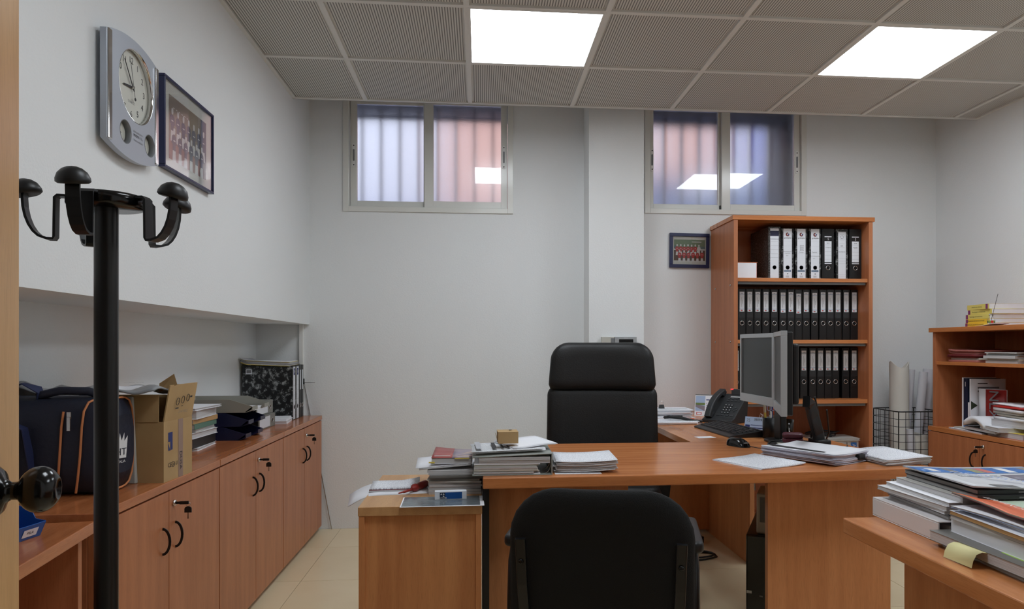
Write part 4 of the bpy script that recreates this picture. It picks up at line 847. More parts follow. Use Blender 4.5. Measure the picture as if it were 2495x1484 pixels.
# ------------------------------------------------------------------ intercom on the pillar
t = thing('door_intercom', 'grey video intercom with dark screen on the pillar behind the office chair', 'intercom', (0.836, 4.379, 1.10))
F = frame((0, 0, 0), (1, 0, 0), (0, 0, 1)); m = MB(); m.M = F; m.box(0, 0.138, -0.02, 0.112, 0, 0.03); m.build('housing', SILVER, t, 0.002)
m = MB(); m.M = F; m.box(0.026, 0.116, 0.03, 0.097, 0.0295, 0.031); m.build('screen', BLACKG, t); text('FERMAX', 0.007, F @ T(0.07, 0.104, 0.0306), INKW, t)
t = thing('intercom_handset', 'cream intercom box with grey panel left of the video screen on the pillar', 'intercom', (0.754, 4.379, 1.10))
m = MB(); m.M = F; m.box(0, 0.081, -0.02, 0.112, 0, 0.025); m.build('housing', mat('cream_plastic', S(196, 194, 184), 0.45), t, 0.002); m = MB(); m.M = F; m.box(0.058, 0.081, 0.076, 0.103, 0.0245, 0.0265); m.build('speaker_panel', GREY, t)
# thin steel rod leaning in the corner
t = thing('metal_rod', 'thin steel rod with a short crossbar leaning in the gap by the far cabinet', 'rod', (-0.928, 4.575, 0))
MB().cyl((0, 0, 0), (-0.172, 0.008, 0.93), 0.0028, n=8).build('rod', STEEL, t); MB().cyl((-0.176, 0.004, 0.925), (-0.10, -0.012, 0.925), 0.002, n=8).build('crossbar', STEEL, t); B(-0.182, -0.168, 0.0, 0.013, 0.915, 0.95, 'clamp', STEEL, t)
# ------------------------------------------------------------------ on the low cabinets: upright binders
CT0 = 0.72
def big_binder(label, y, w, h, cm, spine='w'):
    t = thing('lever_arch_binder', label, 'binder', (-1.090, y, CT0), 90, 'binders standing on the far cabinet')   # spine to +x
    binder_shell(t, w, 0.285, h, cm, None, 0.075)
    F = frame((0, -0.0004, 0), (1, 0, 0), (0, 0, 1)); m = MB(); m.M = F
    if spine == 'w':
        m.rect(-w*0.34, w*0.34, 0.004, h-0.006, 0.0002, 0).rect(-w*0.2, w*0.2, h-0.055, h-0.015, 0.0004, 1)
        for k in range(6): m.rect(-w*0.34, w*0.34, 0.09+0.028*k, 0.0905+0.028*k, 0.0004, 2)
        m.disc(0, 0.075, 0.0125, 0.0005, 3, 18); m.build('spine_label', [BLAB, INKB, INKG, HOLE], t); text('24', 0.022, F @ T(0, h-0.035, 0.001), INKW, t)
    else:
        m.rect(-w*0.25, w*0.25, 0.17, h-0.03, 0.0002, 0); m.build('spine_label', [BLAB], t); ring(t, 0.075)
    return t
b1 = big_binder('cloud-patterned binder with its large cover facing the room, front of the upright row', 4.306, 0.068, 0.318, CLOUD)
m = MB(); m.M = frame((-0.0345, 0.285-0.02, 0.318-0.02), (0, -1, 0), (0, 0, 1)); m.rect(0.0, 0.034, -0.028, 0.0, 0, 0).rect(0.004, 0.030, -0.022, -0.004, 0.0003, 1); m.build('barcode_sticker', [BLAB, INKG], b1)
big_binder('second cloud-patterned binder, its white spine between the large one and the black ones', 4.385, 0.076, 0.318, CLOUD)
big_binder('black binder with white label, next to the cloud-patterned pair', 4.451, 0.048, 0.320, BCOV, 'b')
big_binder('last black binder of the upright row, against the back wall', 4.502, 0.048, 0.320, BCOV, 'b')
# papers sagging across the binders
t = thing('paper_stack', 'loose sheaf of printed papers lying across the upright binders', 'paper stack', (-1.395+0.012, 4.285, CT0+0.3205), 0)
random.seed(3)
for k in range(9):
    o = MB().sheet(0.275, 0.215, 0.0028, lambda x, y, k=k: 0.016*math.cos(x*11)*max(0, 1-y*6)*0.3+0.012*max(0, (0.03-x)/0.03), 12, 2).build('sheet', PRINT if k == 8 else (YELLOW if k in (0, 7) else PAPERS), t)
    o.location = (random.uniform(0, 0.010), -0.02+random.uniform(-0.012, 0.0), 0.0031*k); o.rotation_euler = (0, 0, R(random.uniform(-1.0, 1.0)))
# white papers
def stack(name, label, cat, loc, rot, w, l, h, n, seed, edge=PAPERS, top=PAPER, jit=0.004, fz=None, group=None, rj=1.2):
    t = thing(name, label, cat, loc, rot, group); random.seed(seed); th = h/n
    for k in range(n):
        g = fz or (lambda x, y: 0.0)
        o = MB().sheet(w, l, th*0.93, g, 8 if fz else 1, 4 if fz else 1, 0, -w/2, -l/2).build('sheet', top if k == n-1 else edge, t)
        o.location = (random.uniform(-jit, jit), random.uniform(-jit, jit), th*k); o.rotation_euler = (0, 0, R(random.uniform(-rj, rj)))
    return t
stack('paper_stack', 'small stack of white papers in front of the upright binders', 'paper stack', (-1.185, 4.155, CT0), 6, 0.21, 0.20, 0.028, 6, 11, PAPER, PAPER)
# lying grey binders
for k, lab in ((0, 'grey lever-arch binder lying flat behind the letter trays'), (1, 'upper grey lever-arch binder lying on its twin behind the letter trays')):
    t = thing('lever_arch_binder', lab, 'binder', (-1.118-0.01*k, 3.785+0.012*k, CT0+0.035+0.072*k), RZ(90+2*k) @ RY(90), 'grey binders lying by the trays')
    t.matrix_world = Matrix.Translation((-1.118-0.012*k, 4.015, CT0+0.0355+0.0715*k)) @ RZ(90) @ RY(-90)
    binder_shell(t, 0.07, 0.265, 0.29, GREYB, None, 0.055); ring(t, 0.055)
    m = MB(); m.M = frame((0, -0.0004, 0), (1, 0, 0), (0, 0, 1)); m.rect(-0.028, 0.028, 0.095, 0.275, 0.0002); m.build('spine_label', BLAB, t)
# letter trays
TNAVY = mat('tray_navy', S(24, 30, 62), 0.35); TGREY = mat('tray_grey', S(150, 148, 138), 0.45)
def tray(label, z, m_, dx=0.0):
    t = thing('letter_tray', label, 'letter tray', (-1.385, 3.365, z), 0, 'stacked letter trays')
    L, Wd, H = 0.315+dx, 0.255, 0.062
    side = [(0, 0.0), (L-0.03, 0.0), (L, 0.016), (L, 0.030), (L-0.10, H), (0, H)]
    for y0, y1 in ((0, 0.003), (Wd-0.003, Wd)):
        m = MB(); m.M = frame((0, y1, 0), (1, 0, 0), (0, 0, 1)); m.prism(side, 0, y1-y0); m.build('side_wall', m_, t, 0.0008)
    B(0, L-0.03, 0.003, Wd-0.003, 0.0, 0.003, 'floor_plate', m_, t); B(0, 0.003, 0.003, Wd-0.003, 0.003, H, 'rear_wall', m_, t)
    for y0, y1 in ((0.0, 0.075), (Wd-0.075, Wd)): MB().add([(L-0.03, y0, 0), (L-0.03, y1, 0), (L+0.003, y1, 0.012), (L+0.003, y0, 0.012), (L-0.03, y0, 0.004), (L-0.03, y1, 0.004), (L+0.003, y1, 0.030), (L+0.003, y0, 0.030)], [(0, 1, 2, 3), (7, 6, 5, 4), (0, 3, 7, 4), (1, 5, 6, 2), (3, 2, 6, 7), (0, 4, 5, 1)]).build('front_lip', m_, t)
    return t
tray('navy letter tray at the bottom of the stack', CT0, TNAVY); tray('navy letter tray in the middle of the stack', CT0+0.0635, TNAVY, 0.012); tray('grey letter tray on top of the navy ones', CT0+0.127, TGREY, 0.03)
stack('paper_stack', 'white papers lying in the grey top letter tray', 'paper stack', (-1.20, 3.495, CT0+0.131), 0, 0.29, 0.21, 0.012, 3, 4, PAPER, PAPER, 0.001, None, None, 0.2)
# pile of books between box and trays
DCOV = mat('cover_black', S(36, 36, 37), 0.45); GCOV = mat('cover_green', S(96, 132, 116), 0.5); KRAFT = mat('cover_kraft', S(190, 150, 100), 0.6)
pile = [(0.012, PAPER, 6, 'thin white brochure at the bottom of the book pile behind the cardboard box'), (0.040, DCOV, 0, 'thick black-covered book in the book pile behind the cardboard box'), (0.024, PAPER, -4, 'white book above the black one behind the cardboard box'),
        (0.014, CREAM, 5, 'crumpled cream booklet in the book pile behind the cardboard box'), (0.022, GCOV, 1, 'green-spined book in the book pile behind the cardboard box'), (0.020, KRAFT, -3, 'kraft-covered book in the book pile behind the cardboard box'), (0.036, PAPER, 3, 'thick white book near the top of the book pile behind the cardboard box'), (0.010, PAPER, -6, 'white booklet topmost of the book pile behind the cardboard box')]
zz = CT0
for h, cm, rz, lab in pile:
    fl_ = cm in (DCOV, GCOV, KRAFT); wb_ = 0.205+0.012*math.sin(zz*170)
    book('book', lab, 'book', (-1.36+(wb_ if fl_ else 0), 3.02+(0.25 if fl_ else 0)+0.006*math.sin(zz*300), zz), rz*0.6+(180 if fl_ else 0), wb_, 0.25, h-0.0005, cm, 'book pile behind the cardboard box'); zz += h
# ------------------------------------------------------------------ cardboard box
cb = thing('cardboard_box', 'opened cardboard box with raised flaps on the near cabinet', 'cardboard box', (-1.378, 2.362, CT0), -3)
BW, BD, BH, ct = 0.385, 0.195, 0.192, 0.004
B(0, BW, 0, ct, 0, BH, 'front_side', CARD, cb); B(0, BW, BD-ct, BD, 0, BH, 'back_side', CARD, cb); B(0, ct, ct, BD-ct, 0, BH, 'left_side', CARD, cb); B(BW-ct, BW, ct, BD-ct, 0, BH, 'right_side', CARD, cb); B(ct, BW-ct, ct, BD-ct, 0, ct, 'bottom', CARD, cb)
def flap(name, M, w, h): m = MB(); m.M = M; m.box(0, w, 0, h, 0, 0.004); return m.build(name, CARD, cb)
flap('front_flap', frame((0.004, 0.002, BH), (1, 0, 0), (0, 0.02, 1)), BW-0.02, 0.085); flap('back_flap', frame((0, BD-0.004, BH), (1, 0, 0), (0, 0.25, 1)), BW, 0.075)
rf = flap('right_flap', frame((BW-0.004, 0.002, BH), (0, 1, 0), (0.17, 0.05, 1)), BD-0.004, 0.118)
Fs = frame((BW+0.0004, 0, 0), (0, 1, 0), (0, 0, 1)); m = MB(); m.M = Fs; m.rect(0.096, 0.128, 0.0, BH, 0.0002); m.build('tape', mat('brown_tape', S(150, 120, 104), 0.25), cb)
m = MB(); m.M = Fs; m.poly([(0.028, 0.155), (0.028, 0.125), (0.042, 0.125), (0.042, 0.098), (0.057, 0.098), (0.057, 0.155)], 0.0002, 0); m.poly([(0.028, 0.122), (0.028, 0.096), (0.030, 0.096), (0.030, 0.098), (0.042, 0.098), (0.042, 0.096)], 0.0002, 0); m.build('printed_mark', INKB, cb)
text('CE', 0.020, Fs @ T(0.038, 0.05, 0.0006), INK, cb); text('U', 0.018, Fs @ T(0.084, 0.05, 0.0006), INK, cb)
m = MB(); m.M = Fs; m.tube([(0.062+0.009*math.cos(R(a)), 0.05+0.009*math.sin(R(a)), 0.0) for a in range(0, 360, 30)], 0.0008, 4, 0, True); m.build('printed_globe', INK, cb); text('#', 0.014, Fs @ T(0.062, 0.05, 0.0006), INK, cb)
text('DUSA', 0.024, Fs @ T(0.112, 0.055, 0.0008) @ RZ(-90), INK, cb)
Ff = frame((BW+0.0004, 0.002, BH), (0, 1, 0), (0.17, 0.05, 1)) @ T(0, 0, 0.0045)
m = MB(); m.M = Ff
for k, y in enumerate((0.062, 0.066, 0.070)): m.tube([(0.060+0.034*k+0.010*math.cos(R(a)), y+0.012*math.sin(R(a)), 0) for a in range(0, 360, 30)], 0.0010, 4, 0, True)
m.rect(0.050, 0.072, 0.038, 0.042, 0).rect(0.088, 0.100, 0.044, 0.046, 0).rect(0.142, 0.158, 0.070, 0.076, 0); m.build('printed_symbols', INK, cb); text('+', 0.02, Ff @ T(0.060, 0.062, 0.001), INK, cb); text('2 1 4 9 0 0 2', 0.012, Ff @ T(0.105, 0.026, 0.001), INKG, cb)
# grey plastic envelope on the box
ENV = mat('grey_polythene', S(146, 150, 154), 0.28, bump=(9, 0.9, (1, 1, 1)))
t = thing('courier_envelope', 'crumpled grey plastic courier envelope lying over the cardboard box', 'envelope', (-1.385, 2.245, 1.010), 2)
random.seed(8)
def wav(x, y): return 0.010*math.sin(x*19+1)*math.sin(y*24)+0.020*max(0, (0.05-x)/0.05)*(1-y/0.27)+0.006*math.sin(x*50+y*31)
MB().sheet(0.40, 0.27, 0.006, wav, 26, 18).build('pouch', ENV, t)
m = MB(); m.M = T(0, 0, 0.0068); m.sheet(0.19, 0.10, 0.0004, wav, 14, 8, 0, 0.16, 0.10); m.build('address_label', PAPER, t); text('CELER', 0.022, T(0.285, 0.135, 0.026), INK, t)
m = MB(); m.M = T(0.375, 0.10, -0.004) @ RY(-20); m.add([(0, 0, 0), (0.055, 0.01, 0.004), (0.04, 0.06, 0.045), (-0.01, 0.05, 0.03)], [(0, 1, 2), (0, 2, 3), (2, 1, 0), (3, 2, 0)]); m.build('torn_corner', CARD, t)
# small carrier bag between bag and box
CARR = mat('carrier_grey', S(176, 176, 170), 0.5)
t = thing('carrier_bag', 'grey printed carrier bag squeezed between the navy bag and the cardboard box', 'bag', (-1.16, 2.333, CT0), 0)
MB().add([(0, 0, 0), (0.085, 0, 0), (0.088, 0.012, 0), (0, 0.012, 0), (0.0, 0.001, 0.272), (0.075, 0.001, 0.275), (0.078, 0.008, 0.272), (0, 0.008, 0.272)], [(3, 2, 1, 0), (4, 5, 6, 7), (0, 1, 5, 4), (1, 2, 6, 5), (2, 3, 7, 6), (3, 0, 4, 7)]).build('body', CARR, t, 0.003)
text('SALTOKI', 0.026, frame((0.062, -0.0022, 0.215), (0.05, 0.0, -1), (1, 0.0, 0.05)), INK, t)
# ------------------------------------------------------------------ navy sports bag
NB = mat('navy_nylon', S(32, 36, 52), 0.62, bump=(60, 0.6, (1, 1, 1))); NBB = mat('navy_webbing', S(34, 42, 78), 0.7); PIPE = mat('orange_piping', S(206, 132, 84), 0.6)
bg_ = thing('sports_bag', 'navy sports bag with orange piping on the near cabinet', 'bag', (-1.375, 2.135, CT0))
v = []; f = []; nx, nr = 14, 28
def bagsec(u):      # section in (y, z) at u 0..1 along x
    e = 1-0.10*max(0, (u-0.80)/0.2)**2-0.30*max(0, (u-0.92)/0.08)**2
    pts = []
    for i in range(nr):
        a = 2*math.pi*i/nr; cy, cz = 0.098, 0.142; p = 4.0
        c_, s_ = math.cos(a), math.sin(a)
        rr = (abs(c_)**p+abs(s_)**p)**(-1/p)
        z = cz+0.142*e*rr*s_*(1.0 if s_ < 0 else 1.0); y = cy+0.098*e*rr*c_
        pts.append((y, max(0.0005, z)))
    return pts
for i in range(nx+1):
    u = i/nx; v += [(0.315*u, y, z) for y, z in bagsec(u)]
for i in range(nx):
    for j in range(nr): f.append((i*nr+j, i*nr+(j+1) % nr, (i+1)*nr+(j+1) % nr, (i+1)*nr+j))
MB().add(v, f, 0, True).add(v[:nr], [tuple(range(nr))]).add(v[-nr:], [tuple(range(nr-1, -1, -1))], 0, True).build('body', NB, bg_)
for x, lean in ((0.188, -0.012), (0.243, -0.018)):
    path = [(x+lean*0.9, 0.005, 0.012), (x+lean*0.4, -0.003, 0.05), (x, -0.004, 0.12), (x+0.004, -0.003, 0.20), (x+0.006, 0.004, 0.245)]
    if x > 0.2: path += [(x+0.012, 0.018, 0.270), (x+0.03, 0.05, 0.284), (x+0.04, 0.10, 0.286)]
    MB().tube(path, 0.0033, 8).build('piping', PIPE, bg_)
e = bagsec(0.93); MB().tube([(0.296, y, z) for y, z in e], 0.0032, 8, 0, True).build('piping', PIPE, bg_)
m = MB(); m.sweep([(0.05, 0.0, 0.05), (0.055, -0.016, 0.14), (0.075, -0.026, 0.215), (0.105, -0.022, 0.20), (0.115, -0.014, 0.12), (0.118, 0.0, 0.05)], [(-0.0015, -0.016), (0.0015, -0.016), (0.0015, 0.016), (-0.0015, 0.016)], 0, (0, -1, 0.2)); m.build('carry_handle', NBB, bg_)
m = MB(); m.sweep([(0.015, 0.02, 0.262), (0.03, 0.02, 0.31), (0.07, 0.03, 0.325), (0.105, 0.045, 0.305), (0.10, 0.06, 0.276)], [(-0.0015, -0.02), (0.0015, -0.02), (0.0015, 0.02), (-0.0015, 0.02)], 0, (0, 1, 0)); m.build('shoulder_strap', NBB, bg_)
m = MB(); m.tube([(0.10, 0.05, 0.288), (0.16, 0.045, 0.302), (0.235, 0.055, 0.300), (0.27, 0.07, 0.284)], 0.012, 10); m.build('top_handle', NB, bg_)
zp = MB(); zp.M = T(0.215, -0.006, 0.225); zp.box(-0.006, 0.006, -0.003, 0.002, 0.0, 0.02).box(-0.005, 0.005, -0.005, -0.003, -0.034, 0.006); zp.build('zip_pull', STEEL, bg_, 0.001)
Fb = frame((0.306, 0.060, 0.10), (0.35, 0.93, 0), (0, 0, 1)) @ T(0.0, 0.0, 0.006)
m = MB(); m.M = Fb; m.poly([(-0.006, 0.0), (0.034, 0.0), (0.040, 0.065), (0.028, 0.05), (0.028, 0.075), (0.018, 0.052), (0.012, 0.075), (0.008, 0.05), (-0.010, 0.06)], 0, 0); m.build('crown_emblem', INKW, bg_); text('HT', 0.030, Fb @ T(0.015, 0.018, 0.0008), NB, bg_); text('ITALIA', 0.011, Fb @ T(0.015, -0.010, 0.0008), INKW, bg_)
# blue storage bin on the low unit
BIN = mat('bin_blue', S(34, 92, 170), 0.35)
t = thing('storage_bin', 'small blue open-front plastic storage bin in the left foreground', 'storage bin')
side = [(0, 0), (0.085, 0), (0.10, 0.032), (0.10, 0.036), (0.075, 0.040), (0.062, 0.064), (0, 0.075)]
def binp(y0, y1, nm): m = MB(); m.M = frame((0, y1, 0), (1, 0, 0), (0, 0, 1)); m.prism(side, 0, y1-y0); m.build(nm, BIN, t, 0.001)
t.matrix_world = Matrix.Translation((-1.135, 1.682, 0.7055)) @ RZ(-10)
binp(0, 0.002, 'side_wall'); binp(0.108, 0.110, 'side_wall'); B(0, 0.085, 0.002, 0.108, 0, 0.002, 'base', BIN, t); B(0, 0.002, 0.002, 0.108, 0.002, 0.074, 'rear_wall', BIN, t)
MB().add([(0.085, 0.0, 0), (0.085, 0.11, 0), (0.10, 0.11, 0.034), (0.10, 0.0, 0.034), (0.083, 0.0, 0.001), (0.083, 0.11, 0.001), (0.098, 0.11, 0.035), (0.098, 0.0, 0.035)], [(0, 1, 2, 3), (7, 6, 5, 4), (0, 3, 7, 4), (1, 5, 6, 2), (3, 2, 6, 7), (0, 4, 5, 1)]).build('front_lip', BIN, t)
m = MB(); m.M = frame((0.0925, 0.03, 0.0155), (0, 1, 0), (0.015, 0, 0.034)) @ T(0, 0, 0.0006); m.rect(0.02, 0.062, -0.009, 0.011); m.build('label', PAPER, t); text('PILA', 0.010, frame((0.0925, 0.071, 0.0165), (0, 1, 0), (0.015, 0, 0.034)) @ T(0, 0, 0.0014), INK, t)
# ------------------------------------------------------------------ on the drawer pedestal
PZ = 0.65
t = thing('paper_sheets', 'white sheets hanging over the left edge of the pedestal', 'paper', (-0.36, 2.40, PZ), 8)
def hang(x, y): return -0.030*max(0.0, (-0.0-x)/0.07)**1.5 if x < 0 else 0.0
for k in range(2):
    o = MB().sheet(0.27, 0.205, 0.0012, hang, 12, 2, 0, -0.075, 0.02).build('sheet', PAPER, t); o.location = (0.006*k, 0.004*k, 0.0014*k)
nb = thing('notebook', 'open notebook with a folded-back page on the loose sheets', 'notebook', (-0.376, 2.47, PZ+0.0031), 4)
MB().sheet(0.165, 0.145, 0.005).build('lower_cover', PAPERS, nb); m = MB(); m.M = T(0, 0, 0.0052); m.sheet(0.165, 0.143, 0.0015).build('red_lining', mat('red_lining', S(130, 30, 40), 0.5), nb)
m = MB(); m.M = T(0.002, 0.001, 0.0068); m.sheet(0.167, 0.145, 0.005, lambda x, y: 0.010*max(0, (x-0.11)/0.06)*(y/0.145), 8, 4).build('pages', PRINT, nb)
t = thing('screwdriver', 'red-handled screwdriver between the notebook and the paper pile', 'screwdriver', (-0.252, 2.395, PZ+0.003), RZ(66))
SDR = mat('screwdriver_red', S(150, 46, 40), 0.4)
m = MB(); m.M = T(0, 0, 0.014) @ RY(90) @ RX(0); m.lathe([(0, 0.055), (0.006, 0.055), (0.008, 0.065), (0.013, 0.07), (0.013, 0.085), (0.009, 0.092), (0.013, 0.11), (0.013, 0.15), (0.009, 0.16), (0, 0.16)], 14); m.build('handle', SDR, t)
m = MB(); m.M = T(0, 0, 0.014) @ RY(93); m.lathe([(0, -0.03), (0.0025, -0.03), (0.0025, 0.0), (0.0045, 0.002), (0.0045, 0.058), (0, 0.058)], 10); m.build('shaft', SDR, t)
# the pile right of it: magazines and papers
pileP = [(0.017, PAPERS, 'thick bundle of magazines at the bottom of the pile on the pedestal', -2), (0.022, PAPERS, 'thick white catalogue second from the bottom of the pile on the pedestal', 1), (0.010, mat('cover_pale_grey'), 'grey booklet in the lower half of the pile on the pedestal', -3),
         (0.015, mat('cover_mid_grey', S(120, 118, 114), 0.4), 'dark grey folder halfway up the pile on the pedestal', 2), (0.016, PAPERS, 'sheaf of papers under the flared sheet on the pedestal', -2)]
zz = PZ
for k, (h, cm, lab, rz) in enumerate(pileP):
    t = thing('paper_pile_item', lab, 'paper stack', (-0.175+0.004*(k % 2), 2.425+0.006*(k % 3), zz), rz, 'pile on the pedestal'); t.name = 'magazine'
    n = max(2, int(h/0.006)); random.seed(20+k)
    for q in range(n):
        o = MB().sheet(0.178, 0.235, h/n*0.94, None or (lambda x, y: 0.0)).build('leaves', cm if q in (0, n-1) else (PAPERS if q % 2 else PAPER), t); o.location = (random.uniform(-0.004, 0.004), random.uniform(-0.006, 0.006), h/n*q)
    zz += h
t = thing('paper_sheets', 'printed sheets flaring out under the red book on the pedestal', 'paper', (-0.205, 2.44, zz+0.001), 3)
MB().sheet(0.175, 0.24, 0.004, lambda x, y: 0.012*(x/0.175), 8, 2).build('lower_sheets', PAPERS, t); m = MB(); m.M = T(-0.012, 0.004, 0.0045); m.sheet(0.178, 0.235, 0.0012, lambda x, y: 0.012*max(0, x/0.178), 8, 2).build('top_sheet', PAPER, t)
m = MB(); m.M = T(-0.012, 0.004, 0.0058); m.rect(0.018, 0.02, 0.02, 0.22, 0).rect(0.018, 0.06, 0.02, 0.022, 0); m.build('printed_border', INKG, t)
zz += 0.0185
COVR = mat('book_cover_red', S(178, 84, 76), 0.35, noise=(7, S(150, 62, 66), (1, 1, 1))); COVV = mat('book_cover_violet', S(116, 104, 140), 0.35, noise=(9, S(190, 170, 160), (1, 3, 1)))
t = thing('paperback', 'paperback with a red and violet cover on top of the pedestal pile', 'book', (-0.165, 2.455, zz), -1)
MB().sheet(0.138, 0.20, 0.0015).build('back_cover', PAPER, t); m = MB(); m.M = T(0.002, 0.002, 0.0016); m.sheet(0.134, 0.196, 0.018).build('pages', PAPERS, t)
m = MB(); m.M = T(0, 0, 0.0198); m.sheet(0.070, 0.20, 0.0012, lambda x, y: 0.010*max(0, 1-x/0.1)*(y/0.2), 6, 3).build('front_cover_red', COVR, t); m = MB(); m.M = T(0, 0, 0.0198); m.sheet(0.068, 0.20, 0.0012, lambda x, y: 0.010*max(0, 1-x/0.1)*(y/0.2), 4, 3, 0, 0.070).build('front_cover_violet', COVV, t)
m = MB(); m.M = T(0, 0, 0.0214); m.poly([(0.085, 0.06), (0.138, 0.13), (0.138, 0.145)], 0, 0).poly([(0.085, 0.06), (0.138, 0.03), (0.138, 0.045)], 0, 0).rect(0.008, 0.062, 0.035, 0.040, 0.0022, 1).rect(0.008, 0.066, 0.022, 0.027, 0.0018, 1); m.build('cover_print', [mat('print_cream', S(230, 205, 180), 0.4), INKW], t)
m = MB(); m.M = T(-0.008, 0.0, 0.004); m.box(0, 0.02, -0.006, 0.004, 0, 0.003); m.build('page_tab', YELLOW, t); m = MB(); m.M = T(0.08, -0.004, 0.0175); m.box(0, 0.05, 0, 0.006, 0, 0.002); m.build('page_tab', YELLOW, t)
# dark sheet in sleeve and small blue carton
t = thing('plastic_sleeve', 'dark printed sheet in a clear sleeve overhanging the pedestal front', 'document', (-0.247, 2.232, PZ+0.0012), 1.2)
SLV = printed('dark_sheet', S(116, 126, 132), S(80, 88, 94), (14, 520), 0.42, 0.15)
MB().sheet(0.262, 0.145, 0.0012).build('white_margin', PAPER, t); m = MB(); m.M = T(0.004, 0.006, 0.0013); m.sheet(0.245, 0.137, 0.0006); m.build('dark_print', SLV, t)
t = thing('small_carton', 'small blue and white carton lying on the dark sheet', 'carton', (-0.145, 2.325, PZ+0.0033), 4)
MB().box(0, 0.103, 0, 0.026, 0, 0.026).build('carton', BLAB, t, 0.0008)
F = frame((0, -0.0003, 0), (1, 0, 0), (0, 0, 1)); m = MB(); m.M = F; m.rect(0.034, 0.088, 0.002, 0.023, 0, 0).rect(0.016, 0.034, 0.002, 0.023, 0, 1)
for a, b in ((0.021, 0.018), (0.0285, 0.018), (0.0285, 0.011), (0.036, 0.006)): m.poly([(a-0.003, b-0.002), (a+0.003, b-0.002), (a, b+0.003)], 0.0003, 2)
m.build('carton_print', [mat('carton_blue', S(24, 82, 150), 0.4), mat('carton_navy', S(40, 52, 72), 0.4), INKW], t); text('EAGLE', 0.006, F @ T(0.0245, 0.006, 0.0006), INKW, t)
# ------------------------------------------------------------------ big grey ring binder stuffed with folders
DZ = DESK
rb = thing('ring_binder', 'bulging grey ring binder lying on the left corner of the desk', 'binder', (-0.024, 2.316, DZ), -0.5)
GB = mat('binder_greygreen', S(150, 154, 148), 0.45)
W_, L_, H_ = 0.262, 0.27, 0.068
B(0, W_, 0, L_, 0, 0.003, 'lower_board', GB, rb, 0.001); B(W_-0.004, W_, 0, L_, 0.003, H_, 'spine_board', GB, rb, 0.001)
m = MB(); m.sheet(W_, L_, 0.003, lambda x, y: H_-0.010+0.010*(x/W_), 4, 1); m.build('upper_board', GB, rb)
zz = 0.0032; random.seed(2)
for k in range(13):
    h = 0.0040 if k < 9 else 0.0054; x1 = 0.205+random.uniform(-0.012, 0.012) if k < 9 else 0.232
    o = MB().sheet(x1, L_-0.012, h*0.88, lambda x, y: 0.0, 1, 1, 0, 0.006 if k < 9 else 0.022, 0.004+random.uniform(-0.003, 0.003)).build('divider', [PAPER, PAPERS, mat('cover_pale_grey'), CREAM][k % 4] if k < 9 else PAPERS, rb)
    o.location.z = 0.0032+sum((0.0040 if q < 9 else 0.0052) for q in range(k))
for y in (0.07, 0.20): MB().tube([(W_-0.028+0.024*math.cos(R(a)), y, 0.032+0.026*math.sin(R(a))) for a in range(-90, 91, 15)], 0.0016, 6).build('ring', CHROME, rb)
for y in (0.005,): MB().tube([(W_-0.024+0.017*math.cos(R(a)), y, 0.033+0.026*math.sin(R(a))) for a in range(-80, 81, 16)], 0.0009, 5).build('wire', STEEL, rb)
st = stack('paper_stack', 'printed tables fanned out on top of the grey ring binder', 'paper stack', (0.095, 2.445, DZ+0.073), 3, 0.235, 0.20, 0.006, 5, 30, PAPER, PRINT2, 0.010, lambda x, y: 0.004*(x/0.12), None, 2.5)
m = MB(); m.M = T(0, 0, 0.0108)
for a, b, c, d in ((-0.055, -0.042, -0.085, 0.055), (-0.025, -0.018, -0.085, 0.055), (-0.005, 0.001, -0.085, 0.055)): m.rect(a, b, c, d, 0, 0)
m.rect(-0.11, -0.092, -0.09, 0.08, 0, 1); m.build('table_bars', [INK, mat('print_light_grey', S(176, 178, 184), 0.6)], st)
stack('paper_stack', 'slanting white papers at the right end of the ring binder top', 'paper stack', (0.155, 2.475, DZ+0.0835), 14, 0.155, 0.20, 0.006, 4, 33, PAPER, PAPER, 0.008, lambda x, y: 0.004*(x/0.12)+0.003*math.sin(x*30), None, 3)
t = thing('small_box', 'small cardboard box with a slot, on the papers over the ring binder', 'box', (0.062, 2.385, DZ+0.0945), 3)
MB().box(0, 0.068, 0, 0.062, 0, 0.037).build('body', CARD, t, 0.0006)
m = MB(); m.M = T(-0.0005, 0, 0.0374) @ RX(1.5); m.box(0, 0.069, 0, 0.062, 0, 0.0012); m.build('lid', CARD, t)
m = MB(); m.rect(0.040, 0.050, 0.038, 0.048, 0.0412); m.build('slot', HOLE, t)
m = MB(); m.M = frame((0, 0.02, 0.006), (0, 1, 0), (-0.25, 0, 1)); m.prism([(0.014*math.cos(R(a))+0.02, 0.014*math.sin(R(a))+0.014) for a in range(0, 360, 30)], 0, 0.0008); m.build('side_tab', CARD, t)
# papers right of the ring binder
stack('paper_stack', 'thick wavy stack of printed papers right of the grey ring binder', 'paper stack', (0.355, 2.445, DZ+0.0015), -2, 0.205, 0.215, 0.034, 12, 41, PAPERS, PRINT, 0.005, lambda x, y: 0.010*(x/0.1)**2*0.7+0.004*math.sin(x*14+1), None, 2)
t = thing('paper_sheets', 'single white sheet sticking out behind the wavy stack', 'paper', (0.245, 2.50, DZ+0.0005), 6); MB().sheet(0.13, 0.20, 0.0008).build('sheet', PAPER, t)
t = thing('paper_sheets', 'single white sheet peeking out under the front of the wavy stack', 'paper', (0.247, 2.322, DZ+0.0003), -1); MB().sheet(0.155, 0.10, 0.0008).build('sheet', PAPER, t)
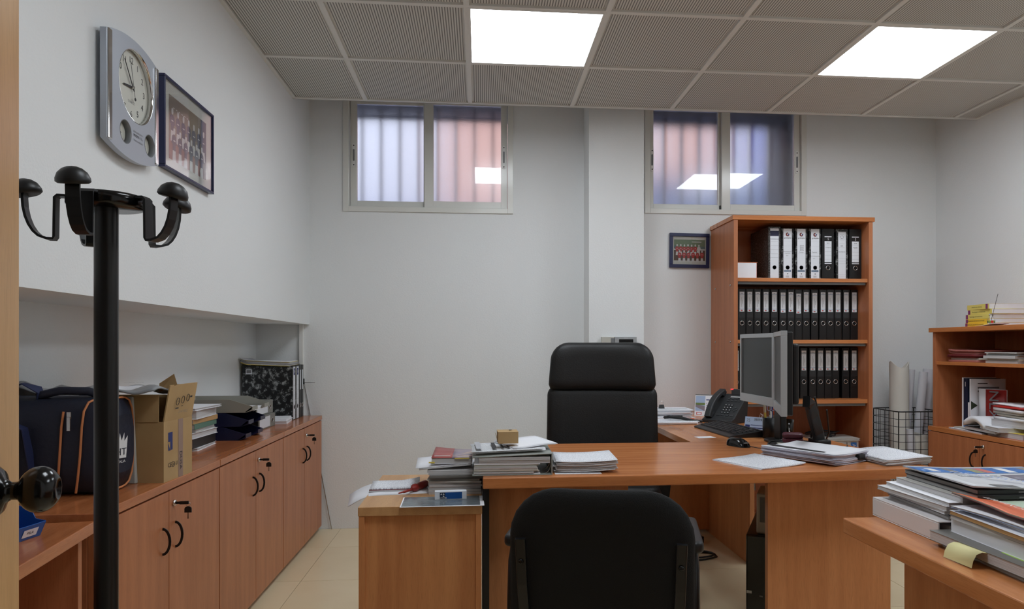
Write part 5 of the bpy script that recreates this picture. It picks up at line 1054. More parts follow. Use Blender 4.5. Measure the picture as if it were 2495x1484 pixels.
# papers at the right end of the desk
stack('paper_stack', 'flat printed sheets alone on the right half of the desk', 'paper stack', (1.005, 2.495, DZ), 24, 0.215, 0.24, 0.005, 3, 51, PAPER, PRINT, 0.003, lambda x, y: 0.004*max(0, x/0.1)**2, None, 1)
st = stack('paper_stack', 'thick clipped stack of papers at the right end of the desk', 'paper stack', (1.250, 2.565, DZ), 30, 0.225, 0.30, 0.038, 13, 52, mat('paper_lilac_edges', S(206, 204, 214), 0.8, noise=(4, S(170, 168, 182), (1, 1, 260))), PAPER, 0.005, lambda x, y: 0.004*(x/0.1)**2, None, 2.2)
m = MB(); m.M = T(0, 0, 0.0415); m.poly([(-0.09, -0.10), (-0.07, -0.10), (-0.055, 0.14), (-0.085, 0.14)], 0.0015, 0); m.build('black_bar', INK, st)
m = MB(); m.M = T(0.055, -0.150, 0.015); m.box(-0.02, 0.02, -0.012, 0.004, -0.004, 0.016); m.build('binder_clip', BLACK, st, 0.002)
st = stack('paper_stack', 'neat stack of white printed papers at the far right corner of the desk', 'paper stack', (1.497, 2.52, DZ), 6, 0.18, 0.27, 0.026, 9, 53, PAPERS, PRINT, 0.005, lambda x, y: 0.004*math.sin(x*18), None, 2)
# ------------------------------------------------------------------ return desk: papers, ruler, clip
RZ_ = DESK-0.0005
stack('paper_stack', 'low stack of letters at the near edge of the return desk, by the office chair', 'paper stack', (1.055, 3.835, RZ_), 2, 0.24, 0.17, 0.016, 5, 61, PAPER, PRINT, 0.012, None, None, 6)
o = tag(MB().sheet(0.27, 0.20, 0.012).build('orange_folder', ORANGE), 'orange folder under the ruler stack on the return desk', 'folder'); o.location = (0.95, 3.955, RZ_); 
st = stack('paper_stack', 'thick stack of white papers on the orange folder', 'paper stack', (1.085, 4.06, RZ_+0.0123), 0, 0.25, 0.19, 0.048, 9, 62, PAPER, PAPER, 0.010, None, None, 3)
t = thing('ruler', 'white ruler with a dark green stripe on the paper stack', 'ruler', (0.955, 4.00, RZ_+0.0612), 2); MB().box(0, 0.245, 0, 0.042, 0, 0.003).build('blade', PAPER, t); MB().box(0, 0.245, 0.019, 0.023, 0.003, 0.0036).build('stripe', mat('ruler_green', S(36, 62, 50), 0.4), t)
m = MB()
for k in range(24): m.box(0.004+0.01*k, 0.0046+0.01*k, 0.036 if k % 5 else 0.032, 0.042, 0.003, 0.0032)
m.build('graduations', INK, t)
t = thing('binder_clip', 'black binder clip with wire handles standing on the ruler', 'clip', (1.045, 4.018, RZ_+0.065), 0)
MB().add([(-0.016, -0.010, 0), (0.016, -0.010, 0), (0.016, 0.010, 0), (-0.016, 0.010, 0), (-0.013, -0.002, 0.022), (0.013, -0.002, 0.022), (0.013, 0.002, 0.022), (-0.013, 0.002, 0.022)], [(3, 2, 1, 0), (4, 5, 6, 7), (0, 1, 5, 4), (1, 2, 6, 5), (2, 3, 7, 6), (3, 0, 4, 7)]).build('body', BLACK, t)
for s_ in (-1, 1): MB().tube([(-0.008, 0.003*s_, 0.020), (-0.011, 0.006*s_, 0.034), (-0.004, 0.008*s_, 0.042), (0.004, 0.008*s_, 0.042), (0.011, 0.006*s_, 0.034), (0.008, 0.003*s_, 0.020)], 0.0009, 6).build('wire_handle', CHROME, t)
t = thing('paper_sheets', 'two small white cards on the bare part of the return desk', 'paper', (1.005, 3.185, RZ_), 8); MB().sheet(0.085, 0.055, 0.0008).build('card', PAPER, t); t['label'] = 'small white card on the bare part of the return desk'
# ------------------------------------------------------------------ desk phone
ph = thing('desk_phone', 'black office phone with handset propped steeply, on the return desk', 'telephone', (1.295, 3.80, RZ_), RZ(-52))    # local -y faces the user
PHB = mat('phone_black', S(40, 42, 44), 0.45); PHK = mat('phone_keys', S(58, 60, 62), 0.4)
body = [(0, 0), (0.16, 0), (0.175, 0.15), (0.165, 0.155), (0.03, 0.032), (0, 0.018)]      # side profile y, z
m = MB(); m.M = Matrix(((0, 0, 1, -0.095), (1, 0, 0, 0), (0, 1, 0, 0), (0, 0, 0, 1))); m.prism(body, 0, 0.19); m.build('body', PHB, ph, 0.004)
PF = frame((0, 0.03, 0.032), (1, 0, 0), (0, 0.135, 0.123)) @ T(0, 0, 0.001)       # key face
m = MB(); m.M = PF
for r in range(4):
    for c in range(3): m.box(-0.005+0.019*c, 0.007+0.019*c, 0.03+0.019*r, 0.04+0.019*r, 0, 0.0025)
for c in range(4): m.box(-0.025+0.028*c, -0.005+0.028*c, 0.012, 0.020, 0, 0.002); m.box(-0.01+0.024*c, 0.004+0.024*c, 0.122, 0.130, 0, 0.002); m.box(-0.01+0.024*c, 0.004+0.024*c, 0.138, 0.146, 0, 0.002)
for q in ((0.068, 0.05), (0.080, 0.062), (0.068, 0.074), (0.056, 0.062)): m.box(q[0]-0.004, q[0]+0.004, q[1]-0.004, q[1]+0.004, 0, 0.002)
m.build('keypad', PHK, ph)
m = MB(); m.M = PF
for r in range(4):
    for c in range(3): m.rect(-0.001+0.019*c, 0.003+0.019*c, 0.033+0.019*r, 0.037+0.019*r, 0.0028)
m.build('key_digits', INKW, ph)
m = MB(); m.M = PF; m.box(0.0, 0.08, 0.152, 0.162, 0, 0.001); m.build('name_strip', mat('strip_grey', S(160, 162, 162), 0.4), ph)
m = MB(); m.M = T(0.045, 0.168, 0.150); m.box(-0.05, 0.05, -0.01, 0.012, 0, 0.032); m.build('display', DGREY, ph, 0.003); m = MB(); m.M = T(0.0, 0.158, 0.178); m.box(-0.008, 0.008, -0.002, 0.006, 0, 0.005); m.build('message_lamp', mat('lamp_red', S(230, 60, 70), 0.3, emit=(S(255, 60, 70), 1.2)), ph)
m = MB(); m.M = PF @ T(-0.062, -0.015, 0.012)
hp = [(0, 0.0+0.205*k/10, 0.026*math.sin(math.pi*k/10)) for k in range(11)]
m.sweep(hp, [(-0.022, -0.010), (0.022, -0.010), (0.019, 0.012), (-0.019, 0.012)], 0, (0, 0, 1)); m.build('handset', PHB, ph, 0.006, 3)
for y in (0.0, 0.165): m = MB(); m.M = PF @ T(-0.062, y, 0.0); m.box(-0.022, 0.022, -0.012, 0.028, -0.002, 0.016); m.build('handset_cup', PHB, ph, 0.005)
o = MB().tube([(1.215+0.0, 3.80, RZ_+0.012), (1.17, 3.80, RZ_+0.014), (1.10, 3.815, RZ_+0.03), (1.04, 3.83, RZ_+0.034), (1.02, 3.85, RZ_+0.030), (1.05, 3.862, RZ_+0.03), (1.12, 3.85, RZ_+0.031)], 0.0085, 10).build('phone_cord', BLACK); tag(o, 'coiled black handset cord resting on the letters by the phone', 'cord')
# desk calendar
t = thing('desk_calendar', 'tent desk calendar with a landscape picture behind the phone', 'calendar', (1.395, 4.22, RZ_), -32)
for s_, y0 in ((1, -0.03), (-1, 0.03)):
    m = MB(); m.M = frame((-0.085, y0, 0), (1, 0, 0), (0, s_*0.03, 0.125)); m.box(0, 0.17, 0, 0.128, 0, 0.0015); m.build('panel', PAPER, t)
m = MB(); m.M = frame((-0.085, -0.03, 0), (1, 0, 0), (0, 0.03, 0.125)) @ T(0, 0, 0.002)
m.rect(0.004, 0.062, 0.03, 0.122, 0, 0).rect(0.004, 0.062, 0.066, 0.08, 0.0003, 1).poly([(0.004, 0.055), (0.062, 0.03), (0.062, 0.06), (0.004, 0.07)], 0.0003, 2).rect(0.068, 0.15, 0.096, 0.102, 0, 3)
for r in range(4):
    for c in range(6): m.rect(0.07+0.014*c, 0.075+0.014*c, 0.04+0.012*r, 0.044+0.012*r, 0, 3)
m.rect(0.012, 0.044, 0.006, 0.022, 0, 4).rect(0.016, 0.040, 0.009, 0.019, 0.0003, 5); m.build('picture', [mat('sky_print', S(170, 190, 220), 0.5), mat('meadow_print', S(110, 130, 70), 0.5), mat('path_print', S(140, 130, 140), 0.5), INKB, RED, PAPER], t)
MB().cyl((-0.085, 0, 0.126), (0.085, 0, 0.126), 0.003, n=8).build('spiral', GREY, t)
# ------------------------------------------------------------------ keyboard and mouse
kb = thing('keyboard', 'black computer keyboard lying on the return desk in front of the monitors', 'keyboard', (1.215, 3.405, RZ_), RZ(-86))
KB = mat('keyboard_black', S(26, 26, 28), 0.4); KBK = mat('keyboard_keys', S(36, 36, 38), 0.5)
prof = [(-0.085, 0), (0.09, 0), (0.09, 0.030), (0.075, 0.032), (-0.06, 0.014), (-0.085, 0.008)]
m = MB(); m.M = Matrix(((0, 0, 1, -0.225), (1, 0, 0, 0), (0, 1, 0, 0), (0, 0, 0, 1))); m.prism(prof, 0, 0.45); m.build('body', KB, kb, 0.003)
KF = frame((-0.225, -0.06, 0.0145), (1, 0, 0), (0, 0.135, 0.018))
rows_ = [(0.006, 0.018), (0.026, 0.018), (0.046, 0.018), (0.066, 0.018), (0.086, 0.018), (0.112, 0.014)]
kme = None
for r, (y, kh) in enumerate(rows_):
    x = 0.012
    while x < 0.43:
        wkey = 0.0165
        if r == 0 and 0.08 < x < 0.12: wkey = 0.11
        if not (0.298 < x < 0.306 or 0.360 < x < 0.368):
            if wkey < 0.02 and kme is not None and kh > 0.015: o = bpy.data.objects.new('key', kme); COL.objects.link(o); o.parent = kb
            else:
                m = MB(); v = [(0, 0, 0), (wkey, 0, 0), (wkey, kh-0.002, 0), (0, kh-0.002, 0), (0.002, 0.001, 0.006), (wkey-0.002, 0.001, 0.006), (wkey-0.002, kh-0.005, 0.006), (0.002, kh-0.005, 0.006)]
                m.add(v, [(3, 2, 1, 0), (4, 5, 6, 7), (0, 1, 5, 4), (1, 2, 6, 5), (2, 3, 7, 6), (3, 0, 4, 7)]); o = m.build('key', KBK, kb)
                if kme is None and wkey < 0.02: kme = o.data
            o.matrix_local = KF @ T(x, y, 0)
        x += wkey+0.0022
m = MB(); m.M = KF; m.box(0.366, 0.44, 0.107, 0.128, 0, 0.002); m.build('light_panel', DGREY, kb)
ms = thing('mouse', 'black computer mouse with grey side beside the keyboard', 'mouse', (1.088, 2.915, RZ_), RZ(-64))
v = []; f = []; nu, nv = 14, 8
for j in range(nv+1):
    for i in range(nu+1):
        x = -1+2*i/nu; q = j/nv; ang = math.pi*q; y = -math.cos(ang); r = math.sqrt(max(0, 1-x**4)); 
        v.append((x*0.058, y*0.031*r*(0.92+0.08*x), 0.002+0.036*math.sin(ang)**0.8*max(0, 1-abs(x+0.15)**2.6)**0.6 if 0 < j < nv else 0.001))
for j in range(nv):
    for i in range(nu): a = j*(nu+1)+i; f.append((a, a+1, a+nu+2, a+nu+1))
MB().add(v, f, 0, True).add([v[i] for i in range(nu+1)]+[v[nv*(nu+1)+i] for i in range(nu, -1, -1)], [tuple(range(2*nu+2))]).build('shell', BLACKG, ms)
MB().box(0.03, 0.052, -0.012, 0.012, 0.016, 0.020).build('grey_panel', GREY, ms, 0.002); MB().tube([(0.056, 0, 0.008), (0.10, 0.01, 0.004), (0.16, 0.05, 0.004), (0.22, 0.06, 0.004)], 0.0018, 6).build('cable', BLACK, ms)
# ------------------------------------------------------------------ two monitors
def monitor(name, label, A, Bp, z0, z1, base):
    A = Vector(A); Bp = Vector(Bp); u = (Bp-A); wd = u.length; u.normalize(); n = Vector((u.y, -u.x, 0))       # screen normal
    if n.x > 0: n = -n
    mo = thing(name, label, 'monitor', (A.x, A.y, RZ_))
    F = frame((0, 0, z0-RZ_), u, (0, 0, 1)); s = 1 if (F.to_3x3() @ Vector((0, 0, 1))).dot(n) > 0 else -1
    h = z1-z0; fb = 0.018
    def bx(x0, x1, y0, y1, a, b, nm, mt, bev=0.001):
        m = MB(); m.M = F; lo, hi = sorted((s*a, s*b)); m.box(x0, x1, y0, y1, lo, hi); return m.build(nm, mt, mo, bev)
    bx(0, wd, 0, 0.036, 0, -0.022, 'bezel', SILVER); bx(0, wd, h-fb, h, 0, -0.022, 'bezel', SILVER); bx(0, fb*0.8, 0.036, h-fb, 0, -0.022, 'bezel', SILVER); bx(wd-fb*0.8, wd, 0.036, h-fb, 0, -0.022, 'bezel', SILVER)
    bx(fb*0.8, wd-fb*0.8, 0.036, h-fb, -0.006, -0.02, 'screen', mat('screen_off', S(46, 50, 50), 0.35), 0)
    bx(0.004, wd-0.004, 0.004, h-0.004, -0.022, -0.042, 'rear_casing', BLACK, 0.004); bx(wd*0.2, wd*0.8, h*0.12, h*0.85, -0.042, -0.07, 'rear_hump', BLACK, 0.01)
    return mo, F, s
m1, F1, s1 = monitor('computer_monitor', 'silver-framed monitor facing the office chair, far one of the pair', (1.205, 3.204, 0), (1.203, 2.826, 0), 0.902, 1.207, None)
MB().box(0.105, 0.135, -0.205, -0.135, 0.01, 0.27).box(0.06, 0.11, -0.20, -0.14, 0.22, 0.27).build('stand_column', BLACK, m1, 0.006)
m = MB(); m.M = T(0.12, -0.17, 0); m.prism(rrect(0.13, 0.13, 0.05), 0, 0.012, 0, True); m.build('stand_foot', BLACK, m1, 0.004)
m2, F2, s2 = monitor('computer_monitor', 'silver-framed monitor seen edge-on, nearest to the camera, on a slanted arm stand', (1.196, 2.806, 0), (1.080, 2.468, 0), 0.898, 1.208, None)
arm = [(0.180, -0.03, 0.03), (0.172, -0.035, 0.07), (0.140, -0.06, 0.14), (0.115, -0.085, 0.19), (0.085, -0.115, 0.205)]
MB().sweep(arm, [(-0.022, -0.014), (0.022, -0.014), (0.022, 0.014), (-0.022, 0.014)], 0, (0, -1, 0.3)).build('slanted_arm', BLACK, m2, 0.006)
B(0.155, 0.215, -0.065, 0.02, 0.0, 0.045, 'arm_socket', BLACK, m2, 0.006)
m = MB(); m.M = T(0.11, 0.06, 0) @ RZ(-28); m.prism(rrect(0.20, 0.25, 0.09, 8), 0, 0.010, 0, True); m.build('oval_foot', BLACK, m2, 0.003)
m = MB(); m.M = T(0.11, 0.06, 0.010) @ RZ(-28); m.tube([(x*0.96, y*0.96, 0.003) for x, y in rrect(0.20, 0.25, 0.09, 8)], 0.004, 6, 0, True); m.build('foot_rim', BLACK, m2)
o = MB().tube([(1.33, 2.72, 0.95), (1.36, 2.75, 0.88), (1.385, 2.86, 0.80), (1.40, 2.90, 0.742), (1.45, 2.86, 0.736), (1.50, 2.80, 0.735), (1.53, 2.84, 0.735)], 0.004, 8).build('monitor_cable', BLACK); tag(o, 'black cable looping down behind the slanted monitor arm', 'cable')
o = MB().tube([(1.37, 2.70, 0.90), (1.42, 2.78, 0.80), (1.44, 2.86, 0.742), (1.47, 2.92, 0.736), (1.49, 2.97, 0.735)], 0.0035, 8).build('monitor_cable', BLACK); tag(o, 'second black cable running from the monitor to the desk edge', 'cable')
# things lying on the oval foot
t = thing('glasses_case', 'maroon clamshell case lying on the foot of the monitor stand', 'case', (1.305, 2.865, RZ_+0.0205), -20)
MAR = mat('maroon_leather', S(92, 38, 52), 0.4)
m = MB(); m.prism(rrect(0.082, 0.062, 0.016), 0.0, 0.018, 0, True); m.build('lower_half', MAR, t, 0.005, 3); m = MB(); m.prism(rrect(0.084, 0.064, 0.018), 0.0188, 0.040, 0, True); m.build('upper_half', MAR, t, 0.010, 4)
t = thing('notepad', 'cream notepad lying on the near side of the stand foot', 'notepad', (1.225, 2.815, RZ_+0.0142), -12); MB().box(0, 0.08, 0, 0.05, 0, 0.006).build('pages', CREAM, t)
# pen cup and pens
CUPX, CUPY = 1.335, 3.165
pc = thing('pen_cup', 'black cylindrical pen cup beside the monitors', 'pen cup', (CUPX, CUPY, RZ_))
MB().lathe([(0, 0), (0.035, 0), (0.035, 0.095), (0.0325, 0.095), (0.0325, 0.004), (0, 0.004)], 28).build('cup', BLACK, pc)
def pen(label, dx, dy, tx, ty, L, r, mats, cat='pen'):
    b = Vector((CUPX+dx, CUPY+dy, RZ_+0.006)); e = b+Vector((tx, ty, L)).normalized()*L; d = (e-b).normalized(); t = thing('pen', label, cat, tuple(b), d.to_track_quat('Z', 'Y').to_matrix().to_4x4(), 'pens in the black cup')
    MB().cyl((0, 0, 0), (0, 0, L*0.72), r, n=10).build('barrel', mats[0], t); MB().lathe([(r*1.15, L*0.70), (r*1.2, L*0.72), (r*1.1, L*0.93), (r*0.5, L), (0, L)], 10).build('cap', mats[1], t)
pen('blue pen standing tallest in the cup', 0.006, -0.01, 0.0, 0.01, 0.178, 0.0048, [INKB, INKB]); pen('yellow translucent pen at the left of the cup', -0.014, 0.004, -0.015, 0.0, 0.16, 0.0048, [YELLOW, mat('pen_clear', S(200, 196, 170), 0.2)])
pen('marker with orange cap in the cup', 0.016, 0.006, 0.012, 0.01, 0.142, 0.0065, [mat('marker_peach', S(220, 180, 140), 0.4), mat('marker_orange', S(255, 110, 60), 0.4)]); pen('navy pen leaning right in the cup', 0.012, -0.008, 0.02, 0.0, 0.14, 0.0045, [INKB, INKB])
pen('green highlighter low in the cup', 0.018, -0.014, 0.004, -0.004, 0.108, 0.0085, [GREENP, GREENP]); pen('thin white pen in the cup', 0.002, 0.012, 0.006, 0.01, 0.14, 0.004, [PAPER, GREY])
t = thing('scissors', 'steel scissors with pale handles stuck in the cup', 'scissors', (CUPX-0.004, CUPY-0.016, RZ_+0.006)); MB().box(-0.004, 0.0, -0.001, 0.001, 0, 0.12).box(0.001, 0.005, -0.001, 0.001, 0, 0.118).build('blades', STEEL, t)
for s_ in (-1, 1): MB().tube([(s_*0.010+0.009*math.cos(R(a)), 0, 0.134+0.014*math.sin(R(a))) for a in range(0, 360, 30)], 0.0022, 6, 0, True).build('handle', mat('handle_lilac', S(150, 150, 180), 0.4), t)
# card holder, clear box, red leaflet, drinking glass
t = thing('clear_tray', 'clear plastic clip box behind the keyboard', 'box', (1.405, 3.55, RZ_), -60); ACR = mat('acrylic', S(225, 230, 240), 0.05, trans=0.9)
MB().box(0, 0.09, 0, 0.003, 0, 0.055).box(0, 0.09, 0.057, 0.06, 0, 0.055).box(0, 0.003, 0.003, 0.057, 0, 0.055).box(0.087, 0.09, 0.003, 0.057, 0, 0.055).box(0.003, 0.087, 0.003, 0.057, 0, 0.003).build('walls', ACR, t)
for k in range(2): MB().tube([(0.02+0.02*k, 0.02, 0.004), (0.015+0.02*k, 0.028, 0.05), (0.025+0.02*k, 0.03, 0.078), (0.034+0.02*k, 0.03, 0.07), (0.03+0.02*k, 0.028, 0.05)], 0.0012, 6).build('wire_clip', CHROME, t)
LOT = mat('ticket_blue', S(176, 196, 224), 0.5)
t = thing('ticket', 'pale blue printed ticket propped against the clear box', 'ticket', (1.375, 3.465, RZ_+0.002), RZ(-52) @ RX(78)); MB().box(-0.055, 0.055, 0, 0.065, 0, 0.001).build('paper', LOT, t); text('38094', 0.018, T(0.018, 0.052, 0.0015), INK, t); text('75', 0.022, T(-0.035, 0.046, 0.0015), INKG, t); m = MB(); m.rect(-0.02, 0.05, 0.008, 0.012, 0.0013).rect(-0.02, 0.05, 0.022, 0.025, 0.0013).rect(-0.05, -0.024, 0.012, 0.024, 0.0013); m.build('print', INKB, t)
t = thing('leaflet', 'red and white leaflet lying between keyboard and pen cup', 'leaflet', (1.335, 3.30, RZ_), -50); MB().sheet(0.12, 0.08, 0.0012).build('sheet', PAPER, t); m = MB(); m.M = T(0.03, 0.004, 0.0013); m.sheet(0.085, 0.06, 0.0006); m.build('red_print', mat('leaflet_red', S(220, 70, 60), 0.5), t)
t = thing('drinking_glass', 'empty drinking glass behind the maroon case', 'glass', (1.412, 3.165, RZ_)); MB().lathe([(0, 0), (0.028, 0), (0.033, 0.085), (0.031, 0.085), (0.0262, 0.008), (0, 0.008)], 24).build('tumbler', GLASS, t)
# ------------------------------------------------------------------ under the desk: computer tower, charger box, cables
t = thing('computer_tower', 'black computer tower standing under the desk behind the right panel', 'computer', (1.0, 2.60, 0), -27)
MB().box(0, 0.18, 0.01, 0.42, 0.01, 0.44).build('case', BLACK, t, 0.004); MB().box(0.003, 0.177, 0.0, 0.012, 0.012, 0.438).build('front_panel', BLACKG, t, 0.003); MB().box(0.004, 0.022, -0.002, 0.0, 0.222, 0.232).build('badge', SILVER, t); MB().box(0.05, 0.062, -0.001, 0.001, 0.212, 0.218).box(0.07, 0.076, -0.001, 0.001, 0.212, 0.218).build('port', GREY, t)
for q in ((0.02, 0.03), (0.15, 0.03), (0.02, 0.38), (0.15, 0.38)): MB().cyl((q[0], q[1], 0), (q[0], q[1], 0.012), 0.012).build('foot', BLACK, t)
t = thing('network_box', 'cream device with a grey panel standing on the computer tower', 'device', (1.046, 2.61, 0.4405), -27); MB().box(0, 0.11, 0, 0.16, 0, 0.155).build('case', mat('cream_plastic'), t, 0.006); MB().box(0.012, 0.1, -0.001, 0.001, 0.045, 0.14).build('panel', GREY, t)
o = MB().tube([(1.06, 2.66, 0.596), (1.054, 2.65, 0.63), (1.052, 2.63, 0.67), (1.054, 2.62, 0.692)], 0.003, 6).build('device_cable', PAPER); tag(o, 'white cable hanging down to the cream device under the desk', 'cable')
m = MB(); m.tube([(0.13*math.cos(R(a))*(1+0.08*math.sin(a)), 0.08*math.sin(R(a)), 0.006) for a in range(0, 360, 20)], 0.005, 7, 0, True); m.tube([(0.11*math.cos(R(a))+0.01, 0.065*math.sin(R(a)), 0.014) for a in range(0, 360, 20)], 0.005, 7, 0, True)
o = m.build('coiled_cable', BLACK); tag(o, 'loops of black cable on the floor under the desk', 'cable'); o.location = (1.16, 3.80, 0)
t = thing('power_strip', 'black power strip lying by the cable loops under the desk', 'power strip', (1.09, 4.02, 0), 8); MB().box(0, 0.22, 0, 0.05, 0, 0.04).build('housing', BLACK, t, 0.004); MB().box(0.06, 0.1, -0.002, 0.0, 0.012, 0.03).build('label', PAPER, t)
# ------------------------------------------------------------------ catalogues on the right foreground desk
G1 = 'catalogues on the right foreground desk'
t = thing('ring_binder', 'closed white binder at the bottom of the far pile on the right desk', 'binder', (0.976, 1.435, DESK), 0)
WB = mat('binder_white', S(226, 222, 222), 0.4)
MB().box(0, 0.30, 0, 0.255, 0, 0.003).box(0, 0.30, 0, 0.255, 0.043, 0.046).box(0, 0.004, 0, 0.255, 0.003, 0.043).build('cover', WB, t, 0.002); B(0.03, 0.29, 0.006, 0.249, 0.004, 0.034, 'pages', PAPERS, t)
def mag(label, loc, rz, w, l, h, cov, top=None, fz=None, n=10, edge=PAPERS, cat='magazine'):
    t = thing('magazine', label, cat, loc, rz, G1); g = fz or (lambda x, y: 0.0); k = n if fz else 1; c = 0.0006
    MB().sheet(w, l, c, g, k, k if fz else 1).build('back_cover', cov, t); m = MB(); m.M = T(0.001, 0.001, c+0.0001); m.sheet(w-0.002, l-0.002, h-2*c-0.0002, g, k, k if fz else 1); m.build('pages', edge, t)
    m = MB(); m.M = T(0, 0, h-c); m.sheet(w, l, c, g, k, k if fz else 1); m.build('front_cover', top or cov, t); return t
GR = mat('cover_mid_grey'); LG = mat('cover_pale_grey'); DK = mat('cover_black')
z = DESK+0.0465
for k, (h, cov, w, rz, dx, dy, lab) in enumerate([(0.006, LG, 0.24, -3, 0.030, 0.005, 'pale brochure lying directly on the white binder'), (0.006, mat('brochure_navy'), 0.23, 2, 0.045, 0.0, 'navy-edged brochure above the white binder'), (0.007, PAPER, 0.25, -2, 0.020, 0.004, 'white brochure low in the far pile on the right desk'),
      (0.010, PAPERS, 0.24, 3, 0.022, 0.0, 'greyish journal in the middle of the far pile'), (0.008, PAPER, 0.25, -1, 0.028, 0.0, 'white journal just under the dark magazines of the far pile'), (0.012, LG, 0.25, 0, 0.052, -0.010, 'pale grey magazine under the black-spined ones')]):
    mag(lab+(' of catalogues' if len(lab.split()) < 7 else ''), (0.976+dx, 1.44+dy, z), rz, w, 0.245, h, cov); z += h+0.0003
for k, lab in enumerate(('lower black-spined magazine near the top of the far pile', 'upper black-spined magazine just below the newsletter of the far pile')):
    t = mag(lab, (1.045+0.006*k, 1.405+0.008*k, z), -1+k, 0.30, 0.262, 0.009, DK, DK, None, 1, mat('pages_grey', S(150, 150, 150), 0.7))
    B(-0.0005, 0.3005, -0.001, 0.002, 0.0006, 0.0084, 'spine', DK, t); m = MB(); m.M = frame((0, -0.0012, 0), (1, 0, 0), (0, 0, 1)); m.rect(0.09, 0.15, 0.003, 0.006, 0.0002).rect(0.2, 0.24, 0.003, 0.0055, 0.0002); m.build('spine_title', INKG, t); z += 0.0093
NWS = mat('newsletter_white', S(214, 216, 220), 0.35)
cur = lambda x, y: 0.006*max(0, 1-x/0.12)*(1.0)
t = mag('glossy newsletter with a blue picture strip, topmost of the far pile', (1.040, 1.415, z), -1.5, 0.31, 0.262, 0.003, NWS, NWS, cur, 12)
m = MB(); m.M = T(0, 0, 0.0034); c2 = lambda x, y: 0.006*max(0, 1-x/0.12)
def pat(x0, x1, y0, y1, mt, dz=0.0, nm='print'): m = MB(); m.M = T(0, 0, 0.0034+dz); m.sheet(x1-x0, y1-y0, 0.0002, c2, max(1, int((x1-x0)/0.02)), 1, 0, x0, y0); return m.build(nm, mt, t)
pat(0.0, 0.31, 0.170, 0.245, mat('strip_blue', S(58, 118, 190), 0.35), 0, 'blue_strip')
for x, mt in ((0.075, GREY), (0.135, mat('print_olive', S(150, 150, 110), 0.4)), (0.16, mat('print_salmon', S(200, 110, 100), 0.4)), (0.215, INKW), (0.275, mat('print_taupe', S(150, 140, 130), 0.4))): pat(x, x+0.022, 0.178, 0.238, mt, 0.0003, 'strip_picture')
pat(0.03, 0.05, 0.185, 0.225, INKW, 0.0003, 'logo'); pat(0.17, 0.31, 0.08, 0.15, mat('print_violet_grey', S(130, 126, 140), 0.4), 0, 'photo'); pat(0.055, 0.11, 0.004, 0.03, GREY, 0, 'grey_tab')
text('Informativo', 0.040, T(0.115, 0.095, 0.0095) @ RZ(-58), mat('print_pale_blue', S(160, 176, 214), 0.4), t)
pat(0.06, 0.16, 0.125, 0.150, printed('news_text', S(214, 216, 220), S(140, 140, 144), (90, 700), 0.45), 0.0002, 'text_block')
# near pile
z = DESK
for k, (h, cov, lab) in enumerate([(0.005, LG, 'thin grey brochure at the very bottom of the near pile'), (0.005, PAPER, 'second thin brochure from the bottom of the near pile')]):
    mag(lab, (0.966+0.006*k, 1.115, z), -1+2*k, 0.24, 0.30, h, cov); z += h+0.0003
ct_ = mag('catalogue with dark cover carrying the yellow sticky note in the near pile', (0.958, 1.135, z), 1, 0.23, 0.295, 0.020, GR, GR, None, 1, PAPERS, 'catalogue'); zc = z; z += 0.0203
t = thing('sticky_note', 'pale yellow sticky note curling down from the near pile', 'sticky note', (0.958, 1.262, zc+0.010), RZ(2))
STK = mat('sticky_yellow', S(226, 218, 160), 0.6)
m = MB(); path = [(0.0, 0, 0.008), (-0.012, 0, 0.010), (-0.024, 0, 0.006), (-0.031, 0, -0.006), (-0.034, 0, -0.0185)]
v = []; 
for x, y, zz_ in path: v += [(x, 0, zz_), (x, 0.078, zz_-0.001), (x+0.0006, 0, zz_+0.0006), (x+0.0006, 0.078, zz_-0.0004)]
f = []
for i in range(len(path)-1): a = 4*i; f += [(a, a+1, a+5, a+4), (a+2, a+6, a+7, a+3), (a, a+4, a+6, a+2), (a+1, a+3, a+7, a+5)]
m.add(v, f, 0, True); m.build('note', STK, t)
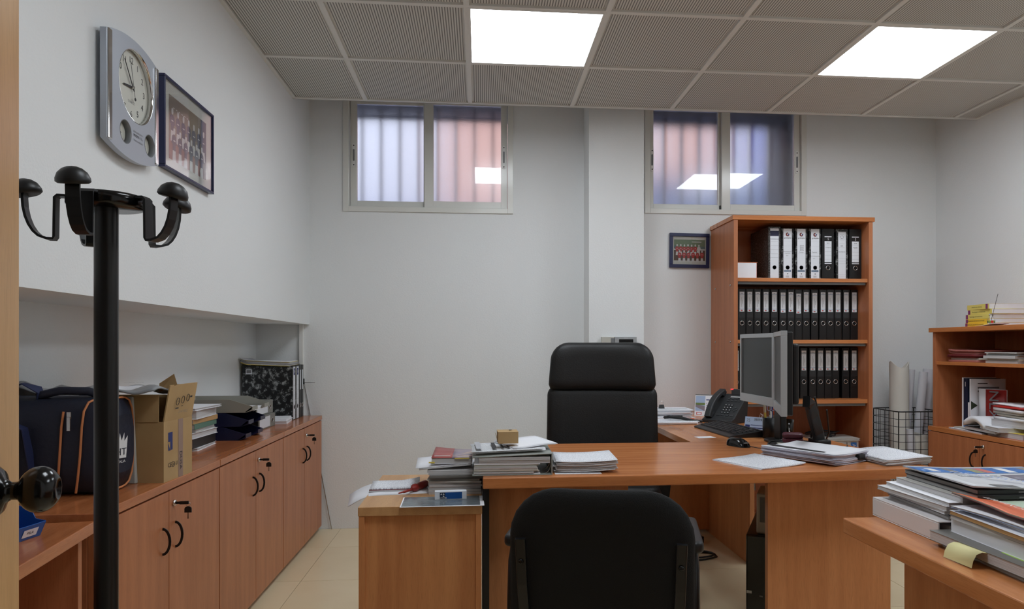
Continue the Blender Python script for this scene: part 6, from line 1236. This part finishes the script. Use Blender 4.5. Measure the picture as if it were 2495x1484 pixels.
tb = mag('thick white-paged book with a lime page tab in the near pile', (0.985, 1.14, z), -1, 0.21, 0.275, 0.028, PAPER, PAPER, None, 1, PAPER, 'book'); m = MB(); m.box(-0.004, 0.02, 0.06, 0.12, -0.0008, 0.0); m.build('page_tab', mat('tab_lime', S(170, 210, 90), 0.5), tb); z += 0.0283
sb = mag('spiral-bound book with black wire in the near pile', (0.985, 1.125, z), 0, 0.21, 0.285, 0.008, LG, mat('cover_clear_grey', S(110, 120, 130), 0.2), None, 1, PAPERS, 'book'); MB().cyl((0.0, -0.002, 0.004), (0.21, -0.002, 0.004), 0.0048, n=8).build('wire_binding', BLACK, sb); z += 0.0083
mag('kraft-edged magazine in the near pile', (0.978, 1.145, z), -2, 0.21, 0.27, 0.008, KRAFT, PAPER, None, 1, mat('cover_kraft')); z += 0.0083
wv = lambda x, y: 0.010*math.sin(math.pi*min(1.0, y/0.28))*0.4
mag('white brochure with a blue corner in the near pile', (0.990, 1.15, z), -4, 0.21, 0.27, 0.004, PAPER, PAPER, wv, 8); z += 0.0045
mag('bluish brochure under the orange catalogue', (0.996, 1.14, z+0.001), 2, 0.21, 0.27, 0.004, mat('brochure_pale_blue', S(150, 170, 204), 0.4), PAPER, wv, 8); z += 0.006
OC = mat('catalogue_orange', S(226, 112, 70), 0.4); OCW = mat('catalogue_pale', S(206, 214, 200), 0.4, noise=(22, S(180, 204, 176), (1, 1, 1)))
c3 = lambda x, y: 0.016*max(0, 1-x/0.09)**1.5*(0.35+0.65*abs(y-0.10)/0.17)+0.006*math.sin(math.pi*y/0.28)
t = mag('orange-edged catalogue with curled corner on top of the near pile', (0.994, 1.165, z+0.002), -3, 0.21, 0.275, 0.004, DRED, OCW, c3, 14, PAPERS, 'catalogue')
m = MB(); m.M = T(0, 0, 0.0042)
m.sheet(0.075, 0.275, 0.0003, c3, 8, 16); m.build('orange_band', OC, t)
text('LERMANCA', 0.022, frame((0.040, 0.165, 0.0195), (0.02, -1, 0.0), (1, 0.02, -0.10)), INKW, t)
m = MB(); m.M = T(0.04, 0.075, 0.0135); m.disc(0, 0, 0.009, 0, 0, 10); m.build('emblem', INKW, t)
